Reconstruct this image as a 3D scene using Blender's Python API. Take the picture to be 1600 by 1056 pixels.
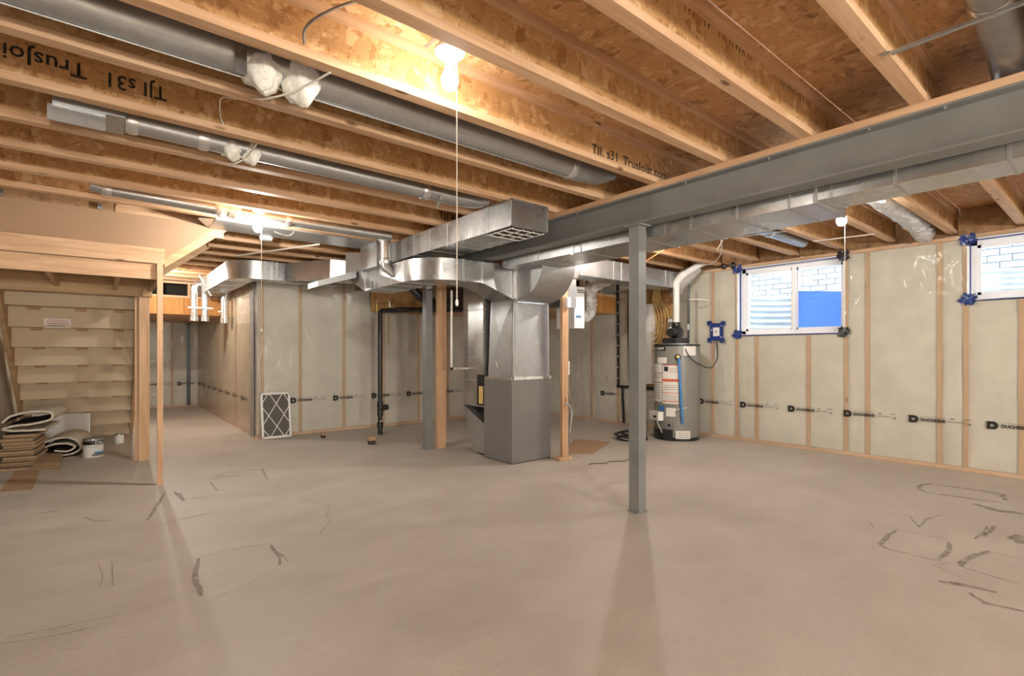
import bpy, math, random
from mathutils import Vector, Matrix, noise
random.seed(7)
for _o in list(bpy.data.objects): bpy.data.objects.remove(_o)
SC = bpy.context.scene
COL = SC.collection

# ------------------------------------------------------------------ camera, world, exposure
cam_data = bpy.data.cameras.new('camera')
cam = bpy.data.objects.new('camera', cam_data); COL.objects.link(cam)
cam.location = (0, 0, 1.2)
cam.rotation_euler = (math.pi/2, 0, math.radians(-39.21))
cam_data.sensor_width = 36.0
cam_data.lens = 36.0*788/1600
cam_data.shift_y = 21/1600
cam_data.clip_start = 0.02
SC.camera = cam

world = bpy.data.worlds.new('sky'); SC.world = world; world.use_nodes = True
_bg = world.node_tree.nodes['Background']
_bg.inputs[0].default_value = (0.70, 0.83, 1.0, 1); _bg.inputs[1].default_value = 5.0

SC.view_settings.view_transform = 'Standard'
SC.view_settings.look = 'None'
SC.view_settings.gamma = 1.0
SC.view_settings.exposure = 1.1
SC.view_settings.use_curve_mapping = False
SC.cycles.max_bounces = 10
SC.cycles.diffuse_bounces = 6
SC.cycles.transparent_max_bounces = 16
SC.cycles.sample_clamp_indirect = 6.0
SC.cycles.use_denoising = True
BULB_W = 24.0
BULB_COLOR = (1.0, 0.945, 0.865)

# ------------------------------------------------------------------ materials
MATS = {}
def new_mat(name):
    m = bpy.data.materials.new(name); m.use_nodes = True
    nt = m.node_tree; b = nt.nodes['Principled BSDF']
    MATS[name] = m
    return m, nt, b
def nd(nt, typ, **kw):
    n = nt.nodes.new(typ)
    for k, v in kw.items():
        if k in n.inputs.keys() if hasattr(n.inputs, 'keys') else False: n.inputs[k].default_value = v
        else: setattr(n, k, v)
    return n
def lk(nt, a, b): nt.links.new(a, b)
def coords(nt, scale=(1,1,1), rot=(0,0,0), rand=True):
    tc = nt.nodes.new('ShaderNodeTexCoord'); mp = nt.nodes.new('ShaderNodeMapping')
    mp.inputs['Scale'].default_value = scale; mp.inputs['Rotation'].default_value = rot
    if rand:
        oi = nt.nodes.new('ShaderNodeObjectInfo'); mu = nt.nodes.new('ShaderNodeVectorMath'); mu.operation = 'SCALE'
        cb = nt.nodes.new('ShaderNodeCombineXYZ')
        for i in range(3): lk(nt, oi.outputs['Random'], cb.inputs[i])
        lk(nt, cb.outputs[0], mu.inputs[0]); mu.inputs['Scale'].default_value = 37.0
        ad = nt.nodes.new('ShaderNodeVectorMath'); ad.operation = 'ADD'
        lk(nt, tc.outputs['Object'], ad.inputs[0]); lk(nt, mu.outputs[0], ad.inputs[1])
        lk(nt, ad.outputs[0], mp.inputs['Vector'])
    else:
        lk(nt, tc.outputs['Object'], mp.inputs['Vector'])
    return mp.outputs['Vector']
def ramp(nt, fac, stops):
    r = nt.nodes.new('ShaderNodeValToRGB'); e = r.color_ramp.elements
    while len(e) < len(stops): e.new(0.5)
    for i, (p, c) in enumerate(stops):
        e[i].position = p; e[i].color = (c[0], c[1], c[2], 1)
    lk(nt, fac, r.inputs[0]); return r.outputs[0]
def noise_tex(nt, vec, scale, detail=4, rough=0.55, dist=0.0):
    n = nt.nodes.new('ShaderNodeTexNoise'); lk(nt, vec, n.inputs['Vector'])
    n.inputs['Scale'].default_value = scale; n.inputs['Detail'].default_value = detail
    n.inputs['Roughness'].default_value = rough; n.inputs['Distortion'].default_value = dist
    return n.outputs['Fac']
def mixc(nt, fac, a, b, blend='MIX'):
    m = nt.nodes.new('ShaderNodeMix'); m.data_type = 'RGBA'; m.blend_type = blend
    if hasattr(fac, 'links') or hasattr(fac, 'is_linked'): lk(nt, fac, m.inputs[0])
    else: m.inputs[0].default_value = fac
    for s, i in ((a, 6), (b, 7)):
        if hasattr(s, 'is_linked'): lk(nt, s, m.inputs[i])
        else: m.inputs[i].default_value = (s[0], s[1], s[2], 1)
    return m.outputs[2]
def bump(nt, b, h, strength=0.2, dist=0.01):
    n = nt.nodes.new('ShaderNodeBump'); n.inputs['Strength'].default_value = strength; n.inputs['Distance'].default_value = dist
    lk(nt, h, n.inputs['Height']); lk(nt, n.outputs[0], b.inputs['Normal'])
def plain(name, col, rough=0.6, metal=0.0, var=0.12, nscale=9.0, spec=0.4):
    m, nt, b = new_mat(name)
    v = coords(nt); f = noise_tex(nt, v, nscale)
    lo = tuple(c*(1-var) for c in col); hi = tuple(min(1, c*(1+var)) for c in col)
    lk(nt, ramp(nt, f, [(0.3, lo), (0.7, hi)]), b.inputs['Base Color'])
    b.inputs['Roughness'].default_value = rough; b.inputs['Metallic'].default_value = metal
    b.inputs['Specular IOR Level'].default_value = spec
    return m
def lumber(name, axis, lo, hi, knots=True):
    m, nt, b = new_mat(name)
    sc = [7.0, 7.0, 7.0]; sc[axis] = 0.55
    v = coords(nt, tuple(sc))
    g = noise_tex(nt, v, 3.2, 5, 0.6, 0.6)
    c = ramp(nt, g, [(0.28, lo), (0.5, tuple((a+b_)/2 for a, b_ in zip(lo, hi))), (0.72, hi)])
    if knots:
        sc2 = [9.0, 9.0, 9.0]; sc2[axis] = 3.0
        v2 = coords(nt, tuple(sc2)); vo = nt.nodes.new('ShaderNodeTexVoronoi'); vo.inputs['Scale'].default_value = 1.0
        lk(nt, v2, vo.inputs['Vector'])
        k = ramp(nt, vo.outputs['Distance'], [(0.07, (0, 0, 0)), (0.14, (1, 1, 1))])
        c = mixc(nt, k, tuple(x*0.42 for x in lo), c)
    lk(nt, c, b.inputs['Base Color']); b.inputs['Roughness'].default_value = 0.62
    b.inputs['Specular IOR Level'].default_value = 0.25
    bump(nt, b, g, 0.12, 0.004)
    return m
PINE_LO, PINE_HI = (0.45, 0.265, 0.145), (0.66, 0.45, 0.285)
for i, a in enumerate('xyz'): lumber('pine_'+a, i, PINE_LO, PINE_HI)
lumber('stud_z', 2, (0.40, 0.235, 0.115), (0.53, 0.34, 0.18))
for i, a in enumerate('xyz'): lumber('stair_'+a, i, (0.40, 0.25, 0.125), (0.60, 0.42, 0.245))
for i, a in enumerate('xyz'): lumber('orange_'+a, i, (0.42, 0.175, 0.05), (0.60, 0.29, 0.09), False)

def osb(name, lo, mid, hi, seed=(0, 0, 0), s=1.0):
    m, nt, b = new_mat(name)
    cols = []; hs = []
    for k, (scl, rot) in enumerate((((9, 26, 26), (0.3, 0.5, 0.5)), ((26, 9, 26), (0.6, 0.2, -0.4)), ((20, 26, 9), (0.2, 0.7, 0.9)))):
        v = coords(nt, tuple(x*s for x in scl), rot)
        vo = nt.nodes.new('ShaderNodeTexVoronoi'); vo.inputs['Scale'].default_value = 1.0; vo.inputs['Randomness'].default_value = 1.0
        lk(nt, v, vo.inputs['Vector']); sp = nt.nodes.new('ShaderNodeSeparateColor'); lk(nt, vo.outputs['Color'], sp.inputs[0])
        cols.append(ramp(nt, sp.outputs[0], [(0.0, lo), (0.25, mid), (0.75, mid), (1.0, hi)])); hs.append(sp.outputs[1])
    v = coords(nt, (1, 1, 1)); f = noise_tex(nt, v, 9*s, 3)
    r1 = ramp(nt, f, [(0.44, (0, 0, 0)), (0.50, (1, 1, 1))]); f2 = noise_tex(nt, v, 15*s, 3)
    r2 = ramp(nt, f2, [(0.47, (0, 0, 0)), (0.53, (1, 1, 1))])
    c = mixc(nt, r1, cols[0], cols[1]); c = mixc(nt, r2, c, cols[2])
    f3 = noise_tex(nt, v, 70*s, 2); r3 = ramp(nt, f3, [(0.30, (0.45, 0.40, 0.36)), (0.40, (1, 1, 1))])
    c = mixc(nt, 0.7, c, r3, 'MULTIPLY')
    lk(nt, c, b.inputs['Base Color']); b.inputs['Roughness'].default_value = 0.55; b.inputs['Specular IOR Level'].default_value = 0.3
    bump(nt, b, hs[0], 0.25, 0.004)
    return m
osb('osb_web', (0.33, 0.165, 0.06), (0.475, 0.275, 0.118), (0.62, 0.42, 0.225))
osb('osb_floor', (0.34, 0.18, 0.075), (0.55, 0.315, 0.145), (0.68, 0.44, 0.24), s=0.8)

def concrete():
    m, nt, b = new_mat('concrete')
    v = coords(nt, rand=False); f1 = noise_tex(nt, v, 0.8, 6, 0.6, 0.4); f2 = noise_tex(nt, v, 60, 3)
    v3 = coords(nt, (1.6, 3.2, 1), (0, 0, 0.5), False); f3 = noise_tex(nt, v3, 1.1, 7, 0.62, 0.6)
    c = ramp(nt, f1, [(0.3, (0.47, 0.43, 0.375)), (0.72, (0.58, 0.535, 0.475))])
    c = mixc(nt, 0.5, c, ramp(nt, f3, [(0.30, (0.74, 0.73, 0.72)), (0.62, (1, 1, 1))]), 'MULTIPLY')
    c = mixc(nt, 0.25, c, ramp(nt, f2, [(0.35, (0.7, 0.7, 0.7)), (0.65, (1, 1, 1))]), 'MULTIPLY')
    lk(nt, c, b.inputs['Base Color'])
    lk(nt, ramp(nt, f3, [(0.3, (0.42,)*3), (0.7, (0.62,)*3)]), b.inputs['Roughness'])
    b.inputs['Specular IOR Level'].default_value = 0.35
    bump(nt, b, f2, 0.08, 0.003)
concrete()
def scuff():
    m, nt, b = new_mat('scuff')
    v = coords(nt, rand=False); f = noise_tex(nt, v, 22, 5, 0.65)
    b.inputs['Base Color'].default_value = (0.16, 0.137, 0.112, 1); b.inputs['Roughness'].default_value = 0.8
    tr = nt.nodes.new('ShaderNodeBsdfTransparent'); mx = nt.nodes.new('ShaderNodeMixShader')
    lk(nt, ramp(nt, f, [(0.32, (0.05,)*3), (0.65, (0.48,)*3)]), mx.inputs[0]); lk(nt, tr.outputs[0], mx.inputs[1]); lk(nt, b.outputs[0], mx.inputs[2])
    lk(nt, mx.outputs[0], nt.nodes['Material Output'].inputs[0])
scuff()
def galv(name, col, rough, var=0.2, scale=26):
    m, nt, b = new_mat(name)
    v = coords(nt); f = noise_tex(nt, v, scale, 3); f2 = noise_tex(nt, v, 3.0, 4)
    lo = tuple(c*(1-var) for c in col)
    c = mixc(nt, 0.5, ramp(nt, f, [(0.35, lo), (0.65, col)]), ramp(nt, f2, [(0.3, lo), (0.7, col)]))
    lk(nt, c, b.inputs['Base Color']); b.inputs['Metallic'].default_value = 0.85
    lk(nt, ramp(nt, f2, [(0.3, (rough-0.07,)*3), (0.7, (rough+0.1,)*3)]), b.inputs['Roughness'])
    bump(nt, b, f2, 0.08, 0.02)
galv('galvanized', (0.50, 0.51, 0.51), 0.28)
galv('galvanized_dull', (0.47, 0.48, 0.485), 0.42)
galv('foil', (0.70, 0.70, 0.70), 0.24, 0.15, 60)
def crinkle():
    m, nt, b = new_mat('foil_flex')
    v = coords(nt); f = noise_tex(nt, v, 34, 5, 0.7, 1.2)
    b.inputs['Base Color'].default_value = (0.82, 0.82, 0.82, 1); b.inputs['Metallic'].default_value = 0.9; b.inputs['Roughness'].default_value = 0.25
    bump(nt, b, f, 0.9, 0.02)
crinkle()
plain('steel_paint', (0.185, 0.190, 0.186), 0.42, 0.0, 0.10, 4, 0.5)
plain('furnace_paint', (0.17, 0.163, 0.158), 0.38, 0.0, 0.05, 3, 0.5)
plain('heater_paint', (0.205, 0.20, 0.180), 0.38, 0.0, 0.05, 3, 0.5)
plain('black_plastic', (0.018, 0.018, 0.018), 0.38, 0, 0.2, 30, 0.5)
plain('black_tape', (0.015, 0.016, 0.020), 0.3, 0, 0.4, 40, 0.6)
plain('blue_tape', (0.018, 0.045, 0.20), 0.25, 0, 0.6, 30, 0.6)
plain('blue_strap', (0.05, 0.22, 0.52), 0.4)
plain('white_paint', (0.80, 0.79, 0.77), 0.45, 0, 0.03)
plain('white_plastic', (0.76, 0.76, 0.74), 0.35, 0, 0.04)
plain('vinyl', (0.82, 0.83, 0.85), 0.35, 0, 0.03)
plain('copper_wire', (0.50, 0.19, 0.09), 0.4)
plain('yellow_cable', (0.62, 0.44, 0.16), 0.5)
plain('white_cable', (0.70, 0.66, 0.58), 0.5)
plain('grey_cable', (0.22, 0.19, 0.16), 0.5)
plain('drywall_beige', (0.35, 0.225, 0.135), 0.75, 0, 0.04, 2)
plain('drywall_white', (0.66, 0.64, 0.60), 0.8, 0, 0.05, 3)
plain('mdf_riser', (0.52, 0.405, 0.265), 0.5, 0, 0.06, 3)
plain('cardboard', (0.36, 0.245, 0.145), 0.85, 0, 0.14, 12)
plain('dark_edge', (0.05, 0.04, 0.03), 0.9)
plain('carpet', (0.56, 0.51, 0.42), 0.95, 0, 0.22, 60, 0.1)
plain('fiberglass', (0.82, 0.80, 0.74), 0.95, 0, 0.15, 50, 0.1)
plain('insulation', (0.56, 0.545, 0.475), 0.95, 0, 0.09, 4.5, 0.1)
plain('insulation_tan', (0.56, 0.44, 0.29), 0.95, 0, 0.10, 2.5, 0.1)
plain('insulation_brown', (0.33, 0.20, 0.105), 0.95, 0, 0.35, 12, 0.1)
plain('filter_grey', (0.165, 0.155, 0.14), 0.9, 0, 0.25, 90)
plain('ink', (0.02, 0.018, 0.015), 0.7, 0, 0.3, 60)
plain('ink_red', (0.20, 0.035, 0.02), 0.7, 0, 0.3, 60)
plain('paper', (0.70, 0.68, 0.64), 0.6, 0, 0.05)
plain('paper_red', (0.55, 0.12, 0.06), 0.6)
plain('sticker_blue', (0.03, 0.14, 0.40), 0.5)
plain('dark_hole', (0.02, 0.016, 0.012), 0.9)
plain('foundation', (0.30, 0.29, 0.27), 0.9, 0, 0.15, 3)
plain('brick_light', (0.30, 0.30, 0.31), 0.9, 0, 0.25, 6)
plain('mortar', (0.19, 0.19, 0.195), 0.95)
plain('well_steel', (0.66, 0.70, 0.72), 0.5, 0.3, 0.1, 4)
plain('gravel', (0.45, 0.43, 0.40), 0.95, 0, 0.3, 40)
plain('brass', (0.55, 0.38, 0.12), 0.35, 0.8)
def film():
    m, nt, b = new_mat('poly_film')
    v = coords(nt, (1, 1, 1), (0, 0, 0), True); f = noise_tex(nt, v, 2.2, 2, 0.5, 0.8)
    v2 = coords(nt, (1, 1, 0.55), (0.5, 0.4, 0.2), True); f2 = noise_tex(nt, v2, 5, 2, 0.5, 1.2)
    ad = nt.nodes.new('ShaderNodeMath'); ad.operation = 'ADD'; lk(nt, f, ad.inputs[0]); lk(nt, f2, ad.inputs[1])
    bp = nt.nodes.new('ShaderNodeBump'); bp.inputs['Strength'].default_value = 0.45; bp.inputs['Distance'].default_value = 0.03; lk(nt, ad.outputs[0], bp.inputs['Height'])
    gl = nt.nodes.new('ShaderNodeBsdfGlossy'); gl.inputs['Roughness'].default_value = 0.16; lk(nt, bp.outputs[0], gl.inputs['Normal'])
    di = nt.nodes.new('ShaderNodeBsdfDiffuse'); di.inputs['Color'].default_value = (0.74, 0.70, 0.61, 1)
    tr = nt.nodes.new('ShaderNodeBsdfTransparent')
    m1 = nt.nodes.new('ShaderNodeMixShader'); m1.inputs[0].default_value = 0.20; lk(nt, tr.outputs[0], m1.inputs[1]); lk(nt, di.outputs[0], m1.inputs[2])
    fr = nt.nodes.new('ShaderNodeFresnel'); fr.inputs['IOR'].default_value = 1.45; lk(nt, bp.outputs[0], fr.inputs['Normal'])
    m2 = nt.nodes.new('ShaderNodeMixShader'); fm = nt.nodes.new('ShaderNodeMath'); fm.operation = 'MULTIPLY'; fm.inputs[1].default_value = 0.4; lk(nt, fr.outputs[0], fm.inputs[0]); lk(nt, fm.outputs[0], m2.inputs[0]); lk(nt, m1.outputs[0], m2.inputs[1]); lk(nt, gl.outputs[0], m2.inputs[2])
    lk(nt, m2.outputs[0], nt.nodes['Material Output'].inputs[0])
film()
def glass(name, tint, refl=0.06):
    m, nt, b = new_mat(name)
    tr = nt.nodes.new('ShaderNodeBsdfTransparent'); tr.inputs[0].default_value = (*tint, 1)
    gl = nt.nodes.new('ShaderNodeBsdfGlossy'); gl.inputs['Roughness'].default_value = 0.02
    mx = nt.nodes.new('ShaderNodeMixShader'); mx.inputs[0].default_value = refl
    lk(nt, tr.outputs[0], mx.inputs[1]); lk(nt, gl.outputs[0], mx.inputs[2]); lk(nt, mx.outputs[0], nt.nodes['Material Output'].inputs[0])
glass('pane_glass', (0.94, 0.97, 0.98))
def bluefilm():
    m, nt, b = new_mat('blue_film')
    tr = nt.nodes.new('ShaderNodeBsdfTransparent'); tr.inputs[0].default_value = (0.44, 0.57, 0.84, 1)
    tl = nt.nodes.new('ShaderNodeBsdfTranslucent'); tl.inputs[0].default_value = (0.36, 0.50, 0.80, 1)
    mx = nt.nodes.new('ShaderNodeMixShader'); mx.inputs[0].default_value = 0.65
    lk(nt, tr.outputs[0], mx.inputs[1]); lk(nt, tl.outputs[0], mx.inputs[2]); lk(nt, mx.outputs[0], nt.nodes['Material Output'].inputs[0])
bluefilm()
def bulbmat():
    m, nt, b = new_mat('bulb_glass')
    em = nt.nodes.new('ShaderNodeEmission'); em.inputs[0].default_value = (1, 0.95, 0.86, 1); em.inputs[1].default_value = 9.0
    tr = nt.nodes.new('ShaderNodeBsdfTransparent'); ad = nt.nodes.new('ShaderNodeAddShader')
    lk(nt, em.outputs[0], ad.inputs[0]); lk(nt, tr.outputs[0], ad.inputs[1]); lk(nt, ad.outputs[0], nt.nodes['Material Output'].inputs[0])
bulbmat()

# ------------------------------------------------------------------ mesh helpers
class MB:
    """collects faces of ONE mesh object, in world coordinates"""
    def __init__(s): s.v = []; s.f = []
    def box(s, x0, x1, y0, y1, z0, z1):
        b = len(s.v)
        s.v += [(x, y, z) for z in (z0, z1) for y in (y0, y1) for x in (x0, x1)]
        s.f += [tuple(b+i for i in q) for q in ((0,2,3,1),(4,5,7,6),(0,1,5,4),(2,6,7,3),(0,4,6,2),(1,3,7,5))]
        return s
    def prism(s, poly, axis, a, b):
        """poly: 2-D outline in the two other axes (order x,y,z without axis), extruded from a to b"""
        n = len(poly); k = len(s.v)
        def pt(p, t):
            q = list(p); q.insert(axis, t); return tuple(q)
        s.v += [pt(p, a) for p in poly] + [pt(p, b) for p in poly]
        s.f.append(tuple(range(k+n-1, k-1, -1))); s.f.append(tuple(range(k+n, k+2*n)))
        for i in range(n):
            j = (i+1) % n; s.f.append((k+i, k+j, k+n+j, k+n+i))
        return s
    def hexa(s, p):
        """eight corners: lower four then upper four, same order"""
        b = len(s.v); s.v += [tuple(q) for q in p]
        s.f += [tuple(b+i for i in q) for q in ((0,3,2,1),(4,5,6,7),(0,1,5,4),(1,2,6,5),(2,3,7,6),(3,0,4,7))]
        return s
    def bar(s, p, q, w, h, up=(0,0,1)):
        p, q, up = Vector(p), Vector(q), Vector(up); d = (q-p).normalized(); sd = d.cross(up)
        if sd.length < 1e-4: sd = d.cross(Vector((1,0,0)))
        sd.normalize(); u = sd.cross(d); sd = sd*w/2; u = u*h/2
        return s.hexa([p-sd-u, p+sd-u, p+sd+u, p-sd+u, q-sd-u, q+sd-u, q+sd+u, q-sd+u])
    def tube(s, pts, r, n=10, caps=True, closed=False):
        pts = [Vector(p) for p in pts]; rs = r if isinstance(r, (list, tuple)) else [r]*len(pts)
        k = len(s.v); prev = None
        for i, p in enumerate(pts):
            a = pts[max(i-1, 0)]; b = pts[min(i+1, len(pts)-1)]
            t = (b-a).normalized()
            if prev is None:
                ref = Vector((0,0,1)) if abs(t.z) < 0.9 else Vector((1,0,0)); u = t.cross(ref).normalized()
            else:
                u = (prev - t*prev.dot(t))
                u = u.normalized() if u.length > 1e-6 else t.cross(Vector((0,0,1))).normalized()
            prev = u; w = t.cross(u)
            for j in range(n):
                an = 2*math.pi*j/n; s.v.append(tuple(p + (u*math.cos(an)+w*math.sin(an))*rs[i]))
        for i in range(len(pts)-1):
            for j in range(n):
                jj = (j+1) % n; s.f.append((k+i*n+j, k+i*n+jj, k+(i+1)*n+jj, k+(i+1)*n+j))
        if caps:
            s.f.append(tuple(k+j for j in range(n-1, -1, -1))); e = k+(len(pts)-1)*n; s.f.append(tuple(e+j for j in range(n)))
        return s
    def lathe(s, prof, c, n=24, axis='z'):
        k = len(s.v)
        for r, z in prof:
            for j in range(n):
                a = 2*math.pi*j/n
                if axis == 'z': s.v.append((c[0]+r*math.cos(a), c[1]+r*math.sin(a), c[2]+z))
                elif axis == 'x': s.v.append((c[0]+z, c[1]+r*math.cos(a), c[2]+r*math.sin(a)))
                else: s.v.append((c[0]+r*math.cos(a), c[1]+z, c[2]+r*math.sin(a)))
        m = len(prof)
        for i in range(m-1):
            for j in range(n):
                jj = (j+1) % n; s.f.append((k+i*n+j, k+i*n+jj, k+(i+1)*n+jj, k+(i+1)*n+j))
        s.f.append(tuple(k+j for j in range(n-1, -1, -1))); s.f.append(tuple(k+(m-1)*n+j for j in range(n)))
        return s
    def grid(s, fn, nu, nv, skip=None):
        k = len(s.v)
        for i in range(nu+1):
            for j in range(nv+1): s.v.append(tuple(fn(i/nu, j/nv)))
        for i in range(nu):
            for j in range(nv):
                a = k+i*(nv+1)+j; s.f.append((a, a+nv+1, a+nv+2, a+1))
        return s
    def ball(s, c, rx, ry, rz, nu=14, nv=9, bumpy=0.0, seed=0):
        k = len(s.v); c = Vector(c)
        for i in range(nv+1):
            th = math.pi*i/nv
            for j in range(nu):
                ph = 2*math.pi*j/nu; d = Vector((math.sin(th)*math.cos(ph), math.sin(th)*math.sin(ph), math.cos(th)))
                f = 1 + bumpy*(noise.noise(d*1.4+Vector((seed, seed*1.7, 0)))+0.35*noise.noise(d*5+Vector((seed, 0, seed))))
                s.v.append((c.x+d.x*rx*f, c.y+d.y*ry*f, c.z+d.z*rz*f))
        for i in range(nv):
            for j in range(nu):
                jj = (j+1) % nu; s.f.append((k+i*nu+j, k+(i+1)*nu+j, k+(i+1)*nu+jj, k+i*nu+jj))
        return s
    def crumple(s, amp, scale, seed=0.0):
        out = []
        for v in s.v:
            p = Vector(v); q = p*scale+Vector((seed, seed, seed)); out.append(tuple(p+Vector((noise.noise(q), noise.noise(q+Vector((31, 0, 0))), noise.noise(q+Vector((0, 57, 0)))))*amp))
        s.v = out; return s
    def build(s, name, mat, parent=None, smooth=False, angle=40):
        me = bpy.data.meshes.new(name); me.from_pydata(s.v, [], s.f); me.validate(); me.update()
        import bmesh
        bm = bmesh.new(); bm.from_mesh(me); bmesh.ops.recalc_face_normals(bm, faces=bm.faces); bm.to_mesh(me); bm.free()
        return link_mesh(name, me, mat, parent, smooth, angle)
def link_mesh(name, me, mat, parent=None, smooth=False, angle=40):
    me.materials.append(MATS[mat])
    if smooth:
        me.shade_smooth(); me.set_sharp_from_angle(angle=math.radians(angle))
    o = bpy.data.objects.new(name, me); COL.objects.link(o)
    if parent is not None: adopt(o, parent)
    return o
def world_loc(o):
    l = Vector((0,0,0))
    while o is not None: l += o.location; o = o.parent
    return l
def adopt(o, parent):
    o.parent = parent
    o.matrix_parent_inverse = Matrix.Translation(-world_loc(parent)) if parent.type == 'EMPTY' else Matrix.Identity(4)
def thing(name, label, cat, loc=(0,0,0), group=None):
    o = bpy.data.objects.new(name, None); COL.objects.link(o); o.location = loc; o.empty_display_size = 0.1
    return tag(o, label, cat, group)
def tag(o, label, cat, group=None):
    o['label'] = label; o['category'] = cat
    if group: o['group'] = group
    return o
def struct(o, label=None):
    o['kind'] = 'structure'
    if label: o['label'] = label
    return o
def copy_part(o, parent, dx):
    c = o.copy(); COL.objects.link(c); c.location = Vector(o.location)+Vector(dx); c.parent = parent
    return c
def box(name, mat, parent, *b): return MB().box(*b).build(name, mat, parent)
def text_mesh(body, size, origin, xdir, up, name, mat, parent, bold=0.0, align='LEFT', width=None):
    cu = bpy.data.curves.new('t', 'FONT'); cu.body = body; cu.size = size; cu.align_x = align; cu.offset = bold; cu.resolution_u = 2
    t = bpy.data.objects.new('t', cu); COL.objects.link(t)
    me = bpy.data.meshes.new_from_object(t.evaluated_get(bpy.context.evaluated_depsgraph_get()))
    bpy.data.objects.remove(t); bpy.data.curves.remove(cu)
    x, u = Vector(xdir), Vector(up); o = Vector(origin); n = x.cross(u)
    k = 1.0
    if width:
        xs = [v.co.x for v in me.vertices]; k = width/(max(xs)-min(xs))
    for v in me.vertices: v.co = o + x*v.co.x*k + u*v.co.y + n*0.0006
    me.materials.clear()
    return link_mesh(name, me, mat, parent)
def arc(c, r, a0, a1, n, plane='xz'):
    out = []
    for i in range(n+1):
        a = math.radians(a0+(a1-a0)*i/n); p = [c[0], c[1], c[2]]
        ia, ib = {'xz': (0, 2), 'yz': (1, 2), 'xy': (0, 1)}[plane]
        p[ia] += r*math.cos(a); p[ib] += r*math.sin(a); out.append(tuple(p))
    return out

# ------------------------------------------------------------------ room dimensions (metres)
XL, XR = -0.85, 6.70          # long side walls (faces of the plastic film)
YB, YF = 7.60, -4.60          # back wall, wall behind the viewer
XA, YA = 1.67, 13.10          # side and end of the alcove beside the stairs
ZJ, ZC = 2.395, 2.645         # underside of joists, underside of subfloor
JOISTS = [0.645+0.5*k for k in range(-10, 25)]

# ------------------------------------------------------------------ floor
floor = struct(MB().box(XL-0.4, XR+0.4, YF-0.4, YA+0.4, -0.15, 0.0).build('floor', 'concrete'), 'bare grey-beige concrete slab with trowel marks and scuffs')
MARKS = [(0.01,[(0.44,3.42),(0.46,3.43),(0.55,3.44),(0.66,3.43),(0.82,3.4)]),(0.03,[(0.44,3.42),(0.42,3.3),(0.39,3.16),(0.38,3.04),(0.39,2.99),(0.38,2.88)]),(0.02,[(0.82,3.38),(0.81,3.26),(0.81,3.14),(0.78,3.02)]),(0.009,[(0.81,3.32),(0.83,3.18),(0.83,3.04)]),(0.004,[(0.78,3.01),(0.69,2.94),(0.61,2.89),(0.49,2.85),(0.42,2.79)]),(0.02,[(0.85,5.55),(1.03,5.71),(1.28,5.59),(1.21,5.12)]),(0.015,[(0.78,5.33),(0.78,4.99),(0.84,4.93)]),(0.018,[(0.52,5.09),(0.52,4.87),(0.7,4.8)]),(0.008,[(0.43,4.28),(0.55,4.29),(0.68,4.33)]),(0.006,[(1.28,4.33),(1.3,4.13),(1.38,3.92),(1.28,3.73),(1.26,3.58),(1.18,3.47),(1.1,3.33)]),(0.02,[(1.21,4.81),(1.27,4.83)]),(0.02,[(0.85,5.52),(1.06,5.42),(1.23,5.35)]),(0.03,[(0.42,5.18),(0.34,4.79),(0.26,4.42)]),(0.03,[(0.49,5.18),(0.52,4.8)]),(0.008,[(0.21,4.21),(0.43,4.28),(0.7,4.34)]),(0.006,[(-0.01,3.69),(0.01,3.47),(-0.0,3.31)]),(0.006,[(0.05,3.67),(0.05,3.29)]),(0.02,[(-0.09,4.79),(-0.03,4.63),(0.06,4.58)]),(0.02,[(-0.36,5.11),(-0.23,5.1)]),(0.007,[(-0.32,2.93),(-0.16,2.87),(0.05,2.84)]),(0.008,[(-0.31,2.98),(-0.17,2.95),(0.08,2.91)]),(0.004,[(-0.26,3.82),(0.0,3.79),(0.11,3.81)]),(0.004,[(-0.13,2.72),(-0.05,2.68)]),(0.004,[(0.04,2.67),(0.16,2.68)]),(0.03,[(4.14,0.99),(4.01,1.0),(3.85,0.99),(3.75,0.98),(3.71,0.94)]),(0.014,[(3.71,0.94),(3.71,0.82),(3.72,0.7)]),(0.008,[(4.14,0.99),(4.17,0.89),(4.19,0.73)]),(0.03,[(4.13,0.72),(3.98,0.69),(3.87,0.69),(3.73,0.7)]),(0.014,[(4.55,1.01),(4.33,0.91)]),(0.016,[(4.33,0.91),(4.57,0.92),(4.78,0.88)]),(0.006,[(4.78,0.88),(4.77,0.75),(4.73,0.62)]),(0.018,[(4.72,0.62),(4.53,0.61),(4.33,0.63)]),(0.03,[(4.77,0.59),(4.61,0.59),(4.44,0.6)]),(0.035,[(4.13,0.54),(3.96,0.58),(3.83,0.6),(3.72,0.6)]),(0.012,[(3.72,0.6),(3.69,0.5),(3.68,0.35)]),(0.008,[(4.13,0.54),(4.13,0.39)]),(0.006,[(3.81,0.61),(3.63,0.7),(3.49,0.5)]),(0.05,[(3.39,0.63),(3.42,0.58),(3.45,0.49),(3.45,0.42)]),(0.03,[(3.35,0.51),(3.27,0.44),(3.3,0.31)]),(0.04,[(5.85,1.14),(5.68,1.19),(5.56,1.17),(5.44,1.1)]),(0.035,[(5.44,1.1),(5.48,0.94),(5.54,0.64)]),(0.05,[(5.82,1.1),(5.88,0.88),(5.87,0.68),(5.65,0.64)]),(0.09,[(5.33,0.78),(5.23,0.63),(5.29,0.5)]),(0.006,[(4.51,1.17),(4.57,1.01)]),(0.01,[(4.24,1.18),(4.07,1.1)]),(0.1,[(4.65,0.46),(4.45,0.42)])]
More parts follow.
